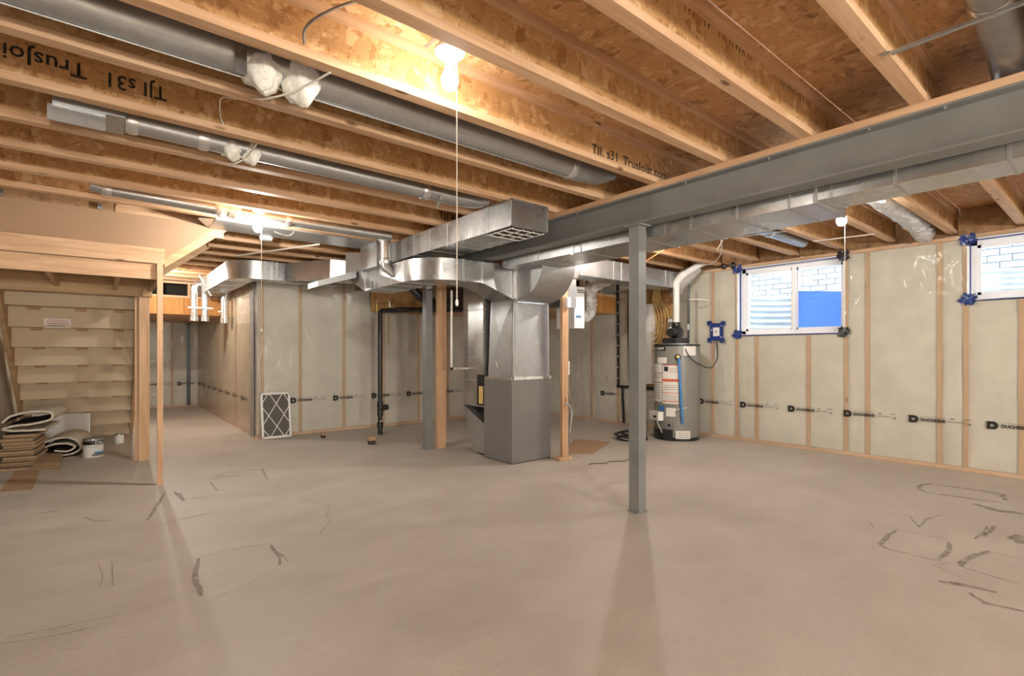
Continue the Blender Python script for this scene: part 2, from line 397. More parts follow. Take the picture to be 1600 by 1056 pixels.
def ribbon(w, pts):
    P = [Vector((p[0], p[1], 0.0)) for p in pts]; Q = []
    for a, b in zip(P, P[1:]):
        n = max(2, int((b-a).length/0.035))
        for i in range(n): Q.append(a.lerp(b, i/n))
    Q.append(P[-1]); m = MB(); L = len(Q)
    for i, q in enumerate(Q):
        t = (Q[min(i+1, L-1)]-Q[max(i-1, 0)]).normalized(); sd = Vector((-t.y, t.x, 0))
        ww = w*(0.35+0.65*math.sin(math.pi*(0.12+0.76*i/max(1, L-1))))*(0.75+0.5*random.random())/2
        j = sd*w*0.22*(random.random()-0.5)
        m.v += [tuple(q+j+sd*ww+Vector((0,0,0.0008))), tuple(q+j-sd*ww+Vector((0,0,0.0008)))]
        if i: m.f.append((2*i-2, 2*i-1, 2*i+1, 2*i))
    return m
for w, pts in MARKS: ribbon(w, pts).build('scuff_mark', 'scuff', floor)

# ------------------------------------------------------------------ ceiling: subfloor panels and I-joists
ceiling = bpy.data.objects.new('ceiling', None); COL.objects.link(ceiling)
struct(ceiling, 'open floor framing overhead: wooden I-joists under strand board')
y = YF-0.4; r = 0
while y < YA+0.4:
    x = XL-0.4 - (1.22 if r % 2 else 0)
    while x < XR+0.4:
        x1, y1 = min(x+2.434, XR+0.4), min(y+1.214, YA+0.4)
        if x1 > XL-0.4: box('subfloor_panel', 'osb_floor', ceiling, max(x, XL-0.4), x1, y, y1, ZC, ZC+0.02)
        x += 2.44
    y += 1.22; r += 1
def joist_proto(x0, x1):
    w = MB().box(x0, x1, -0.0055, 0.0055, ZJ+0.034, ZC-0.034).build('floor_joist', 'osb_web', ceiling)
    MB().box(x0, x1, -0.032, 0.032, ZJ, ZJ+0.038).build('bottom_flange', 'pine_x', w)
    MB().box(x0, x1, -0.032, 0.032, ZC-0.038, ZC).build('top_flange', 'pine_x', w)
    return w
long_j = joist_proto(XL-0.1, XR+0.10); short_j = joist_proto(0.95, XR+0.10); alc_j = joist_proto(0.52, XA+0.1)
JO = {}
for k, y in enumerate(JOISTS):
    src = long_j if y < 5.3 else (short_j if y < 7.5 else alc_j)
    if src.location.y == 0 and not src.get('used'): o = src; o['used'] = 1
    else:
        o = src.copy(); COL.objects.link(o); o.parent = ceiling
        for ch in list(src.children):
            if ch.name.split('.')[0] in ('bottom_flange', 'top_flange'):
                c = ch.copy(); COL.objects.link(c); c.parent = o
    o.location.y = y; JO[round(y, 3)] = o
for o in (long_j, short_j, alc_j): del o['used']
def jtext(y, body, h, x, z, xd, up, mat='ink', width=None, bold=0.0):
    o = JO[round(y, 3)]
    text_mesh(body, h, (x, -0.0062, z), xd, up, 'lettering', mat, o, bold, width=width)
XP, ZP, XN, ZN = (1,0,0), (0,0,1), (-1,0,0), (0,0,-1)
jtext(2.145, 'TJI. s31', 0.085, 2.39, 2.450, XP, ZP, width=0.25, bold=0.0008)
jtext(2.145, 'TrusJoist.com', 0.085, 2.70, 2.448, XP, ZP, width=0.50, bold=0.0008)
jtext(3.145, 'TJI s31', 0.10, 0.265, 2.555, XN, ZN, width=0.235, bold=0.0012)
jtext(3.145, 'TrusJoist', 0.10, -0.05, 2.560, XN, ZN, width=0.36, bold=0.0012)
jtext(4.145, 'TJI s31', 0.09, 2.48, 2.470, XP, ZP, width=0.26, bold=0.0008)
# illegible mill stamps along the top of the web of the third joist from the viewer
for x0, n, mt in ((1.83, 3, 'ink_red'), (1.98, 2, 'ink'), (2.10, 4, 'ink_red'), (2.22, 4, 'ink'), (2.33, 3, 'ink_red'), (2.72, 10, 'ink')):
    m = MB()
    for i in range(n):
        xx = x0+i*0.030; m.box(xx, xx+0.005, -0.0068, -0.0058, 2.575, 2.600)
        if i % 2: m.box(xx, xx+0.016, -0.0068, -0.0058, 2.596, 2.600)
    m.build('mill_stamp', mt, JO[1.145])
m = MB()
for i in range(7): m.box(4.95+i*0.045, 4.972+i*0.045, -0.0068, -0.0058, 2.565, 2.595)
m.build('mill_stamp', 'ink', JO[2.645])

# ------------------------------------------------------------------ insulated walls under plastic film
def cuts(a0, a1, z0, z1, holes, step_a, step_z):
    A = sorted({a0, a1, *[h[i] for h in holes for i in (0, 1)]}); Z = sorted({z0, z1, *[h[i] for h in holes for i in (2, 3)]})
    def fill(L, st):
        out = []
        for p, q in zip(L, L[1:]):
            n = max(1, int(round((q-p)/st))); out += [p+(q-p)*i/n for i in range(n)]
        return out+[L[-1]]
    return fill(A, step_a), fill(Z, step_z)
def inhole(a, z, holes): return any(h[0]-1e-4 < a < h[1]+1e-4 and h[2]-1e-4 < z < h[3]+1e-4 for h in holes)
def poly_wall(name, label, plane, c, face, a0, a1, z1, studs, holes=(), logo_a=None, logo_sign=1, logo_z=0.49, step=0.11, z_film0=0.012, warp=0.006, batt='insulation', inset=0.0):
    def pt(a, off, z): return (c+face*off, a, z) if plane == 'X' else (a, c+face*off, z)
    def bx(m, aa, ab, o0, o1, za, zb):
        p, q = pt(aa, o0, za), pt(ab, o1, zb)
        return m.box(min(p[0], q[0]), max(p[0], q[0]), min(p[1], q[1]), max(p[1], q[1]), za, zb)
    A, Z = cuts(a0+inset, a1, 0.0, z1, holes, 99, 99)
    m = MB()
    for p, q in zip(A, A[1:]):
        for r, s in zip(Z, Z[1:]):
            if not inhole((p+q)/2, (r+s)/2, holes): bx(m, p, q, -0.34, -0.15, r, s)
    w = struct(m.build(name, 'foundation'), label)
    def vspans(aa, ab):
        hs = [h for h in holes if h[0] < (aa+ab)/2 < h[1]]
        if not hs: return [(0.04, z1-0.04)]
        h = hs[0]; out = [(0.04, h[2]-0.02)]
        if z1-0.04-h[3] > 0.05: out.append((h[3]+0.02, z1-0.04))
        return out
    st = sorted(studs)
    for s in st:
        for za, zb in vspans(s-0.005, s+0.005):
            bx(MB(), s-0.019, s+0.019, -0.095, -0.006, za, zb).build('stud', 'stud_z', w)
    bx(MB(), a0, a1, -0.095, -0.006, 0.0, 0.038).build('bottom_plate', 'pine_y' if plane == 'X' else 'pine_x', w)
    bx(MB(), a0, a1, -0.095, 0.004, z1-0.038, z1).build('top_plate', 'pine_y' if plane == 'X' else 'pine_x', w)
    edges = [a0]+st+[a1]
    for p, q in zip(edges, edges[1:]):
        if q-p < 0.08: continue
        segs = sorted({p+0.019, q-0.019, *[h[i] for h in holes for i in (0, 1) if p+0.03 < h[i] < q-0.03]})
        for aa, ab in zip(segs, segs[1:]):
            for za, zb in vspans(aa, ab):
                sd = random.random()*50
                def fn(u, v, aa=aa, ab=ab, za=za, zb=zb, sd=sd):
                    e = min(u, 1-u); ev = min(v, 1-v)*(zb-za)
                    off = -0.024+0.013*min(1, e*5)*min(1, ev*9)+0.012*noise.noise(Vector((u*3, v*5+sd, sd)))
                    return pt(aa+(ab-aa)*u, off, za+(zb-za)*v)
                MB().grid(fn, 6, max(3, int((zb-za)/0.14))).build('insulation_batt', batt, w, True, 80)
    # film
    A, Z = cuts(a0, a1, z_film0, z1+0.005, holes, step, step)
    m = MB(); idx = {}
    sd = random.random()*90
    for i, a in enumerate(A):
        for j, z in enumerate(Z):
            ns = noise.noise(Vector((a*2.1, z*1.6, sd)))*0.6+noise.noise(Vector((a*5+z*2, z*4-a, sd+9)))*0.4
            for h in holes:
                for ha, hz in ((h[0], h[2]), (h[0], h[3]), (h[1], h[2]), (h[1], h[3])):
                    da, dz = a-ha, z-hz; r = math.hypot(da, dz)
                    if r < 0.9: ns += 1.3*math.exp(-r/0.28)*min(1, r/0.06)*math.sin(math.atan2(dz, da)*11+ha*5+3*noise.noise(Vector((a*4, z*4, 2))))
            idx[i, j] = len(m.v); m.v.append(pt(a, 0.004+warp*ns, z))
    for i in range(len(A)-1):
        for j in range(len(Z)-1):
            if not inhole((A[i]+A[i+1])/2, (Z[j]+Z[j+1])/2, holes): m.f.append((idx[i, j], idx[i+1, j], idx[i+1, j+1], idx[i, j+1]))
    fl = m.build('vapor_barrier', 'poly_film', w, True, 180)
    fl['label'] = 'clear plastic vapour barrier sheet stapled over the studs'
    if logo_a is not None:
        xd = tuple(Vector(pt(logo_sign, 0, 0))-Vector(pt(0, 0, 0)))
        a = logo_a
        while a0+0.02 < a-0.06*logo_sign and a0+0.02 < a+0.5*logo_sign < a1+0.6 and a0 < a < a1:
            printed_mark(pt(a, 0.0125, logo_z), xd, fl, min(0.54, abs((a1 if logo_sign > 0 else a0)-a)-0.02)); a += 0.611*logo_sign
    return w
def printed_mark(o, xd, parent, room):
    x, u, o = Vector(xd), Vector((0,0,1)), Vector(o)
    n = x.cross(u)
    if room < 0.1: return
    m = MB()
    def P(a, b): return tuple(o+x*a+u*b+n*0.0005)
    def poly(pts): k = len(m.v); m.v.extend(P(*p) for p in pts); m.f.append(tuple(range(k, k+len(pts))))
    # D emblem: solid block, round right side, notch cut in the middle
    S = 0.039
    outer = [(-S, -S), (0.2*S, -S)]+[(0.2*S+0.9*S*math.sin(t), -S*math.cos(t)) for t in [math.pi*i/8 for i in range(1, 8)]]+[(0.2*S, S), (-S, S)]
    inner = [(-0.35*S, -0.33*S), (0.05*S, -0.33*S)]+[(0.05*S+0.33*S*math.sin(t), -0.33*S*math.cos(t)) for t in [math.pi*i/8 for i in range(1, 8)]]+[(0.05*S, 0.33*S), (-0.35*S, 0.33*S)]
    k = len(m.v); N = len(outer); m.v.extend(P(*p) for p in outer); m.v.extend(P(*p) for p in inner)
    for i in range(N): j = (i+1) % N; m.f.append((k+i, k+j, k+N+j, k+N+i))
    if room > 0.27:
        q = 0.0025
        for a, b, c, d in ((0.265, 0.45, -0.006, -0.0035), (0.265, 0.40, 0.0035, 0.0055), (0.06, 0.26, 0.030, 0.032), (0.30, 0.33, 0.026, 0.033), (0.40, 0.455, 0.028, 0.032), (0.43, 0.455, -0.022, -0.016), (0.45, 0.455, -0.022, -0.004)):
            if b < room: poly([(a, c), (b, c), (b, d), (a, d)])
    m.build('printed_emblem', 'ink', parent)
    if room > 0.27:
        text_mesh('DUCHESNE', 0.044, tuple(o+x*0.062-u*0.016), xd, (0,0,1), 'printed_word', 'ink', parent, 0.0018, width=0.20)

W1 = (2.105, 3.365, 1.425, 2.315); W2 = (-0.30, 1.02, 1.715, 2.315)
poly_wall('wall_right', 'long insulated wall under clear plastic with two high windows', 'X', XR, -1, YF, YB, 2.36,
          [3.734, 3.384, 3.115, 2.486, 2.086, 1.875, 1.243, 1.040, 0.646, 0.2, -0.32, -0.9, -1.5, -2.1, -2.7, -3.3, -3.9, 4.34, 4.9, 5.42, 6.0, 6.6, 7.2], [W1, W2], 5.732, -1, 0.485, warp=0.010, step=0.045)
poly_wall('wall_back', 'insulated wall behind the ducts under clear plastic', 'Y', YB, -1, XA-0.02, XR+0.3, 2.36,
          [1.74, 2.249, 2.889, 3.538, 4.175, 4.75, 5.207, 5.8, 6.4], (), 2.143, 1, 0.497)
poly_wall('wall_alcove', 'insulated side wall of the alcove beside the stairs', 'X', XA, -1, YB-0.02, YA+0.3, 2.36,
          [7.68, 9.1, 10.6, 12.1], (), 12.8, -1, 0.5, step=0.16, batt='insulation_tan', inset=0.3)
poly_wall('wall_far', 'insulated end wall of the alcove under clear plastic', 'Y', YA, -1, XL-0.3, XA+0.3, 2.36,
          [-0.6, 0.0, 0.6, 1.2], (), -0.5, 1, 0.5, step=0.16)
poly_wall('wall_left', 'insulated wall beside the stairs under clear plastic', 'X', XL, 1, YF, YA, 2.36,
          [-4.4+0.6*k for k in range(29)], (), None, step=0.3)
struct(box('wall_front', 'foundation', None, XL-0.4, XR+0.4, YF-0.25, YF, 0, ZC), 'plain wall behind the viewer')
# rim boards closing the joist ends, with brown batts between the joists along the window wall
struct(box('trim_1', 'osb_floor', None, XR+0.11, XR+0.15, YF-0.4, YA, 2.36, ZC), 'rim board at the joist ends above the window wall')
struct(box('trim_2', 'osb_floor', None, XL-0.20, XL-0.12, YF-0.4, YA, 2.36, ZC), 'rim board at the joist ends above the stair wall')
struct(box('trim_3', 'osb_floor', None, XA+0.0, XR+0.1, YB+0.10, YB+0.14, 2.36, ZC), 'rim board above the back wall')
struct(box('trim_4', 'osb_floor', None, XL-0.1, XA+0.34, YA+0.10, YA+0.14, 2.36, ZC), 'rim board above the alcove end wall')
rim = bpy.data.objects['trim_1']
for k in range(-10, 13):
    y0 = 0.645+0.5*k
    sd = k*3.1
    MB().grid(lambda u, v: (XR+0.075-0.02*math.sin(math.pi*v)+0.015*noise.noise(Vector((u*4, v*3, sd))), y0+0.04+0.42*u, 2.365+(ZC-2.37)*v), 6, 4).build('rim_insulation', 'insulation_brown', rim, True, 80)

# ------------------------------------------------------------------ windows
def window(name, label, h, split, film_tint):
    y0, y1, z0, z1 = h
    w = bpy.data.objects.new(name, None); COL.objects.link(w); w.location = (XR+0.1, (y0+y1)/2, z0); struct(w, label)
    XO = XR+0.34; xf0, xf1 = XR+0.12, XR+0.19
    m = MB(); t = 0.012
    m.box(XR-0.004, XO, y0-t, y0+0.004, z0-t, z1+t).box(XR-0.004, XO, y1-0.004, y1+t, z0-t, z1+t)
    m.box(XR-0.004, XO, y0, y1, z0-t, z0+0.004).box(XR-0.004, XO, y0, y1, z1-0.004, z1+t)
    m.build('jamb_lining', 'vinyl', w)
    m = MB(); f = 0.05
    m.box(xf0, xf1, y0, y1, z0, z0+f).box(xf0, xf1, y0, y1, z1-f, z1).box(xf0, xf1, y0, y0+f, z0, z1).box(xf0, xf1, y1-f, y1, z0, z1)
    m.build('window_frame', 'vinyl', w)
    ym = y0+(y1-y0)*split
    MB().box(xf0-0.006, xf1-0.01, ym-0.022, ym+0.022, z0+f, z1-f).build('meeting_stile', 'vinyl', w)
    for a, b, dx in ((y0+f, ym-0.01, 0.035), (ym+0.01, y1-f, 0.01)):
        s = 0.028; x = xf0+dx; m = MB()
        m.box(x, x+0.025, a, b, z0+f, z0+f+s).box(x, x+0.025, a, b, z1-f-s, z1-f).box(x, x+0.025, a, a+s, z0+f, z1-f).box(x, x+0.025, b-s, b, z0+f, z1-f)
        sash = m.build('sash', 'vinyl', w)
        MB().box(x+0.010, x+0.014, a+s, b-s, z0+f+s, z1-f-s).build('pane', 'pane_glass', sash)
        if dx > 0.02:
            zb = z0+f+s; zt = zb+(z1-z0)*0.50
            if film_tint:
                mm = MB(); mm.hexa([(x+0.006, a+s, zb), (x+0.008, a+s, zb), (x+0.008, b-s, zb), (x+0.006, b-s, zb), (x+0.006, a+s, zt-0.03), (x+0.008, a+s, zt-0.03), (x+0.008, b-s, zt+0.02), (x+0.006, b-s, zt+0.02)])
                mm.build('protective_film', 'blue_film', sash)
    MB().box(xf0-0.016, xf0-0.004, ym+0.022, ym+0.030, (z0+z1)/2-0.06, (z0+z1)/2+0.06).build('latch', 'white_plastic', w)
    # tape round the opening: strips on the film edge, bunched at the corners
    def strip(*b): MB().box(*b).build('tape_strip', 'blue_tape', w)
    strip(XR+0.045, XR+0.075, y1-0.0125, y1-0.006, z0+0.02, z1-0.02)
    strip(XR+0.03, XR+0.060, y0+0.02, y1-0.02, z1-0.0125, z1-0.006)
    strip(XR-0.006, XR-0.001, y0+0.05, y1-0.05, z0-0.016, z0-0.004)
    for k, (yy, zz) in enumerate(((y1, z1), (y0, z1), (y1, z0), (y0, z0))):
        m = MB()
        def fn(u, v): 
            n1 = noise.noise(Vector((u*3.3+k*7, v*3.1, 1.5)))
            return (XR-0.012-0.014*n1, yy+(u-0.5)*(0.13-0.05*abs(v-0.5))+0.03*noise.noise(Vector((v*6, k*3.3, 2))), zz+(v-0.5)*0.11+0.035*noise.noise(Vector((u*6, k*2.7, 5))))
        m.grid(fn, 7, 7).build('tape_patch', 'blue_tape' if k in (0, 2) else 'black_tape', w)
    return w
window('window_1', 'white sliding basement window framed in blue tape beside the water heater', W1, 0.47, True)
window('window_2', 'white basement window cut by the picture edge', W2, 0.5, False)
# window wells of corrugated steel, gravel, and the brick wall next door
for nm, h, lb in (('window_well', W1, 'corrugated steel window well outside the wide sliding window'), ('window_well', W2, 'corrugated steel window well outside the window at the picture edge')):
    y0, y1, z0, z1 = h; yc = (y0+y1)/2; R = (y1-y0)/2+0.10
    t = thing(nm, lb, 'window well', (XR+0.35, yc, z0-0.2))
    zt = z0+(z1-z0)*0.62
    m = MB(); nz = 54
    def fn(u, v, yc=yc, R=R, z0=z0, zt=zt):
        a = math.pi*(u-0.5); rr = R+0.014*math.sin(v*nz/6*math.pi*2)
        return (XR+0.345+rr*0.95*math.cos(a), yc+rr*math.sin(a), z0-0.2+(zt-z0+0.2)*v)
    m.grid(fn, 24, nz).build('corrugated_shell', 'well_steel', t, True, 80)
    MB().tube([(XR+0.345+R*0.96*math.cos(math.pi*(i/20-0.5)), yc+(R+0.01)*math.sin(math.pi*(i/20-0.5)), zt) for i in range(21)], 0.014, 8).build('rolled_rim', 'well_steel', t, True)
    MB().box(XR+0.345, XR+0.345+R*0.95, yc-R*0.8, yc+R*0.8, z0-0.2, z0-0.16).build('gravel_bed', 'gravel', t)
nb = struct(box('wall_neighbour', 'mortar', None, 10.00, 10.2, -2.5, 9.5, 1.0, 6.0), 'pale brick wall of the house next door')
me0 = None
for row in range(30):
    z = 1.75+row*0.098
    for k in range(40):
        y = -1.7+k*0.262+(0.131 if row % 2 else 0)
        if not (1.9 < y < 5.6 or -1.0 < y < 1.9) or z > 4.55: continue
        if z < 2.2: continue
        if me0 is None:
            b = MB().box(9.985, 10.0, -0.125, 0.125, -0.044, 0.044).build('brick', 'brick_light', nb); me0 = b
            b.location = (0, y, z); continue
        if len(nb.children) >= 300: break
        c = me0.copy(); COL.objects.link(c); c.parent = nb; c.location = (0, y, z)
struct(box('ground_outside', 'gravel', None, XR+1.15, 10.0, -2.5, 9.5, 1.72, 1.78), 'ground between the houses')

# ------------------------------------------------------------------ dropped framing above the back of the room
def soffit(name, label, x0, x1, yf, yb, z0, z1, n):
    s = bpy.data.objects.new(name, None); COL.objects.link(s); s.location = (x0, yf, z0); struct(s, label)
    box('underside', 'pine_x', s, x0, x1, yf+0.01, yb, z0, z0+0.02)
    zb = z0+0.28
    w = (x1-x0)/n
    for i in range(n): box('board', 'orange_z', s, x0+i*w+0.002, x0+(i+1)*w-0.002, yf, yf+0.02, z0, zb)
    box('ledger', 'pine_x', s, x0, x1, yf-0.012, yf+0.05, zb, zb+0.038)
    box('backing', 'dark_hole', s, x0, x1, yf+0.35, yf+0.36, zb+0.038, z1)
    for i in range(int((x1-x0)/0.4)+1): box('cripple_stud', 'pine_z', s, x0+i*0.4, x0+i*0.4+0.038, yf, yf+0.09, zb+0.038, z1-0.04)
    box('top_rail', 'pine_x', s, x0, x1, yf, yf+0.05, z1-0.04, z1)
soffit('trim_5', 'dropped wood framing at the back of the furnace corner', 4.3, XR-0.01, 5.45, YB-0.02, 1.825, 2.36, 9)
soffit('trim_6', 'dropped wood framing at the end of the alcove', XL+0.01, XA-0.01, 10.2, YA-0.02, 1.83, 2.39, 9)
t = struct(box('trim_7', 'osb_web', None, 3.30, 4.30, YB-0.06, YB-0.03, 1.83, 2.25), 'strand board strip above the back wall')
# seams sealed with black tape
wr = bpy.data.objects['wall_right']; wb = bpy.data.objects['wall_back']; wf = bpy.data.objects['wall_far']; wa = bpy.data.objects['wall_alcove']
def seam(w, pts, r=0.022):
    m = MB()
    for p, q in zip(pts, pts[1:]): m.bar(p, q, r*2, 0.006, (1, 0, 0) if w in (wr, wa) else (0, 1, 0))
    m.build('seam_tape', 'black_tape', w)
seam(wr, [(XR-0.022, 5.40, 2.35), (XR-0.022, 5.38, 0.62)]); seam(wr, [(XR-0.022, 5.42, 0.62), (XR-0.022, 4.6, 0.62)]); seam(wr, [(XR-0.022, 5.30, 0.62), (XR-0.022, 5.27, 0.02)])
seam(wf, [(1.50, YA-0.02, 1.83), (1.50, YA-0.02, 0.02)], 0.035); seam(wa, [(XA-0.02, 7.64, 2.3), (XA-0.02, 7.64, 0.02)], 0.016)
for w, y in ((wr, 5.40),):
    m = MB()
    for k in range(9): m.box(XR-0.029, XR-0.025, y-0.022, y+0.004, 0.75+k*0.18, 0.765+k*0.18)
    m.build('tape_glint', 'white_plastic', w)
struct(box('trim_8', 'osb_floor', None, XA+0.11, XA+0.15, YB+0.10, YA+0.14, 2.30, ZC), 'rim board above the alcove side wall')
for k, yy in enumerate((3.55, 3.42)):
    MB().ball((XR-0.03, yy, 2.375), 0.02, 0.035, 0.04, 10, 7, 0.5, k*4.0).build('tape_wad', 'black_tape', wr, True, 60)

# ------------------------------------------------------------------ steel beam and posts
beam = thing('steel_beam', 'long grey painted steel I-beam carrying the joists, wood strip on top', 'beam', (3.12, 2.5, 2.143))
Y0, Y1 = YF, YB
box('bottom_flange', 'steel_paint', beam, 3.05, 3.19, Y0, Y1, 2.143, 2.155)
box('web', 'steel_paint', beam, 3.115, 3.125, Y0, Y1, 2.155, 2.345)
box('top_flange', 'steel_paint', beam, 3.05, 3.19, Y0, Y1, 2.345, 2.357)
box('nailer_plate', 'pine_y', beam, 3.05, 3.19, Y0, Y1, 2.357, ZJ)
for yy in (0.85, 1.9, 2.9, 3.3, 1.35, 0.55): MB().lathe([(0.007, 0), (0.007, 0.012)], (3.062, yy, 2.333), 8).build('bolt', 'steel_paint', beam)
def column(label, x, y, s=0.089):
    t = thing('steel_post', label, 'post', (x+s/2, y+s/2, 0))
    w = 0.006; m = MB().box(x, x+s, y, y+s, 0.012, 2.131); m.build('shaft', 'steel_paint', t)
    box('base_plate', 'steel_paint', t, x-0.012, x+s+0.012, y-0.004, y+s+0.004, 0, 0.012)
    box('cap_plate', 'steel_paint', t, x-0.02, x+s+0.02, y-0.03, y+s+0.03, 2.131, 2.143)
    for dx in (-0.008, s+0.002): MB().lathe([(0.006, 0), (0.006, 0.014)], (x+dx+0.003, y+s/2, 0.012), 6).build('anchor_bolt', 'galvanized_dull', t)
column('grey square steel post standing alone on the open floor', 3.076, 2.292)
column('grey square steel post beside the doubled wood studs', 3.076, 5.43)
def studpost(label, x0, x1, y0, y1, z1, n=2, foot=None, z0=0.0, name='wood_post', mat='pine_z'):
    t = thing(name, label, 'post', ((x0+x1)/2, (y0+y1)/2, 0)); w = (x1-x0)/n
    for i in range(n): box('stud', mat, t, x0+i*w+0.0008, x0+(i+1)*w-0.0008, y0, y1, z0, z1)
    if foot: box('foot_plate', 'pine_x', t, *foot)
    return t
studpost('doubled wood studs just right of the far steel post', 3.215, 3.345, 5.395, 5.435, 2.14, 2)
studpost('single wood stud on a block foot at the furnace corner', 3.955, 4.045, 3.965, 4.003, 2.05, 1, (3.88, 4.07, 3.93, 4.02, 0, 0.038), 0.038)

# ------------------------------------------------------------------ furnace
fu = thing('furnace', 'dark grey furnace cabinet with tall sheet-metal plenum', 'furnace', (3.66, 4.39, 0))
m = MB().box(3.377, 3.94, 4.14, 4.64, 0.0, 0.905)
cab = m.build('cabinet', 'furnace_paint', fu)
box('seam_line', 'black_plastic', cab, 3.376, 3.941, 4.139, 4.641, 0.002, 0.010)
m = MB().hexa([(3.405,4.155,0.905),(3.935,4.155,0.905),(3.935,4.60,0.905),(3.405,4.60,0.905),(3.425,4.160,2.06),(3.925,4.160,2.06),(3.925,4.56,2.06),(3.425,4.56,2.06)])
pl = m.build('plenum', 'galvanized_dull', fu)
# cross-broken creases on the plenum sides: shallow pyramids standing 6 mm proud
m = MB()
def pyr(a, b, c, d, ctr): k = len(m.v); m.v.extend([a, b, c, d, ctr]); m.f.extend([(k,k+1,k+4),(k+1,k+2,k+4),(k+2,k+3,k+4),(k+3,k,k+4)])
pyr((3.43,4.153,0.96),(3.91,4.153,0.96),(3.91,4.156,1.74),(3.43,4.156,1.74),(3.67,4.140,1.42))
pyr((3.404,4.58,0.96),(3.404,4.18,0.96),(3.416,4.18,1.74),(3.416,4.54,1.74),(3.392,4.37,1.40))
m.build('creased_panel', 'galvanized_dull', fu)
m = MB()
for i in range(24):
    x = 3.40+0.0225*i; z0 = 0.892+0.006*random.random(); m.box(x, x+0.024, 4.132, 4.140, z0, 0.925+0.008*random.random())
m.build('foil_tape', 'foil', fu); m = MB()
for i in range(16):
    y = 4.14+0.029*i; m.box(3.369, 3.377, y, y+0.03, 0.893, 0.918+0.006*random.random())
m.build('foil_tape', 'foil', fu)
MB().bar((3.386, 4.40, 1.02), (3.386, 4.43, 1.09), 0.012, 0.004, (1,0,0)).build('wire_tag', 'white_plastic', fu)
# return drop behind the cabinet with a sloped shoe
dr = thing('return_air_drop', 'tall shiny return air duct standing behind the furnace with sloped shoe', 'duct', (3.62, 5.0, 0))
m = MB().box(3.40, 3.78, 4.66, 5.10, 0.56, 2.05); m.build('riser_duct', 'galvanized', dr)
MB().hexa([(3.40,4.645,0.03),(3.78,4.645,0.03),(3.78,4.90,0.03),(3.40,4.90,0.03),(3.40,4.645,0.36),(3.78,4.645,0.36),(3.78,5.10,0.56),(3.40,5.10,0.56)]).build('sloped_shoe', 'galvanized_dull', dr)
for z in (0.86, 1.12, 1.40, 1.68): box('joint_band', 'galvanized_dull', dr, 3.396, 3.784, 4.656, 5.104, z, z+0.010)
box('filter_slot', 'dark_hole', dr, 3.392, 3.40, 4.67, 4.80, 0.58, 0.93)
box('filter_edge', 'yellow_cable', dr, 3.388, 3.392, 4.68, 4.76, 0.60, 0.80)

# ------------------------------------------------------------------ rectangular ducts
def bands(t, axis, spots, x0, x1, y0, y1, z0, z1, w=0.022, e=0.006, mat='galvanized_dull'):
    for s in spots:
        b = [x0-e, x1+e, y0-e, y1+e, z0-e, z1+e]; b[axis*2] = s-w/2; b[axis*2+1] = s+w/2
        box('joint_band', mat, t, *b)
tr = thing('supply_trunk_duct', 'long sheet-metal supply duct hugging the far side of the steel beam', 'duct', (3.4, 2, 2.06))
box('wide_section', 'galvanized', tr, 3.215, 3.70, 1.16, 4.10, 2.062, 2.30)
box('narrow_section', 'galvanized', tr, 3.225, 3.515, YF+0.3, 1.16, 2.078, 2.30)
bands(tr, 1, (1.16, 1.30, 1.62, 1.95, 2.36, 3.0, 3.55), 3.215, 3.70, 0, 0, 2.062, 2.295, 0.016, 0.004)
bands(tr, 1, (0.35, 0.78, -0.4, 1.08), 3.225, 3.515, 0, 0, 2.078, 2.295, 0.016, 0.004)
for yy in (2.18, 3.10):
    MB().bar((3.212, yy, 2.05), (3.212, yy, 2.142), 0.035, 0.004, (1,0,0)).build('hanger_strap', 'galvanized', tr)
# quarter bend rising from the plenum front into the trunk
el = thing('plenum_elbow_duct', 'curved grey sheet-metal elbow rising from the furnace plenum to the trunk duct', 'duct', (3.67, 3.9, 1.75))
def annulus(cx, cy, r0, r1, a0, a1, n=14):
    o = [(cx+r1*math.cos(math.radians(a0+(a1-a0)*i/n)), cy+r1*math.sin(math.radians(a0+(a1-a0)*i/n))) for i in range(n+1)]
    i_ = [(cx+r0*math.cos(math.radians(a1+(a0-a1)*i/n)), cy+r0*math.sin(math.radians(a1+(a0-a1)*i/n))) for i in range(n+1)]
    return o+i_
def shell(name, mat, parent, poly, axis, a, b, n, smooth=True):
    """annular prism built as quads so that it shades well; poly: n+1 outer then n+1 inner points"""
    m = MB(); N = n+1
    def pt(p, t): q = list(p); q.insert(axis, t); return tuple(q)
    m.v = [pt(p, a) for p in poly]+[pt(p, b) for p in poly]; T = len(poly)
    for i in range(n):
        o0, o1, i0, i1 = i, i+1, 2*N-1-i, 2*N-2-i
        m.f += [(o0, o1, o1+T, o0+T), (i1, i0, i0+T, i1+T), (o0, i0, i1, o1), (o0+T, o1+T, i1+T, i0+T)]
    m.f += [(0, 2*N-1, 2*N-1+T, T), (n, N, N+T, n+T)]
    return m.build(name, mat, parent, smooth, 35)
shell('curved_body', 'galvanized_dull', el, annulus(4.14, 2.16, 0.05, 0.425, 180, 270), 0, 3.435, 3.905, 14)
m = MB()
for i in range(10):
    z = 1.75+0.031*i; m.box(3.428-0.004*random.random(), 3.446, 4.128, 4.156, z, z+0.033)
m.build('foil_tape', 'foil', el); m = MB()
for i in range(16):
    x = 3.44+0.028*i; m.box(x, x+0.03, 4.115, 4.153, 1.722-0.005*random.random(), 1.742)
m.build('foil_tape', 'foil', el)
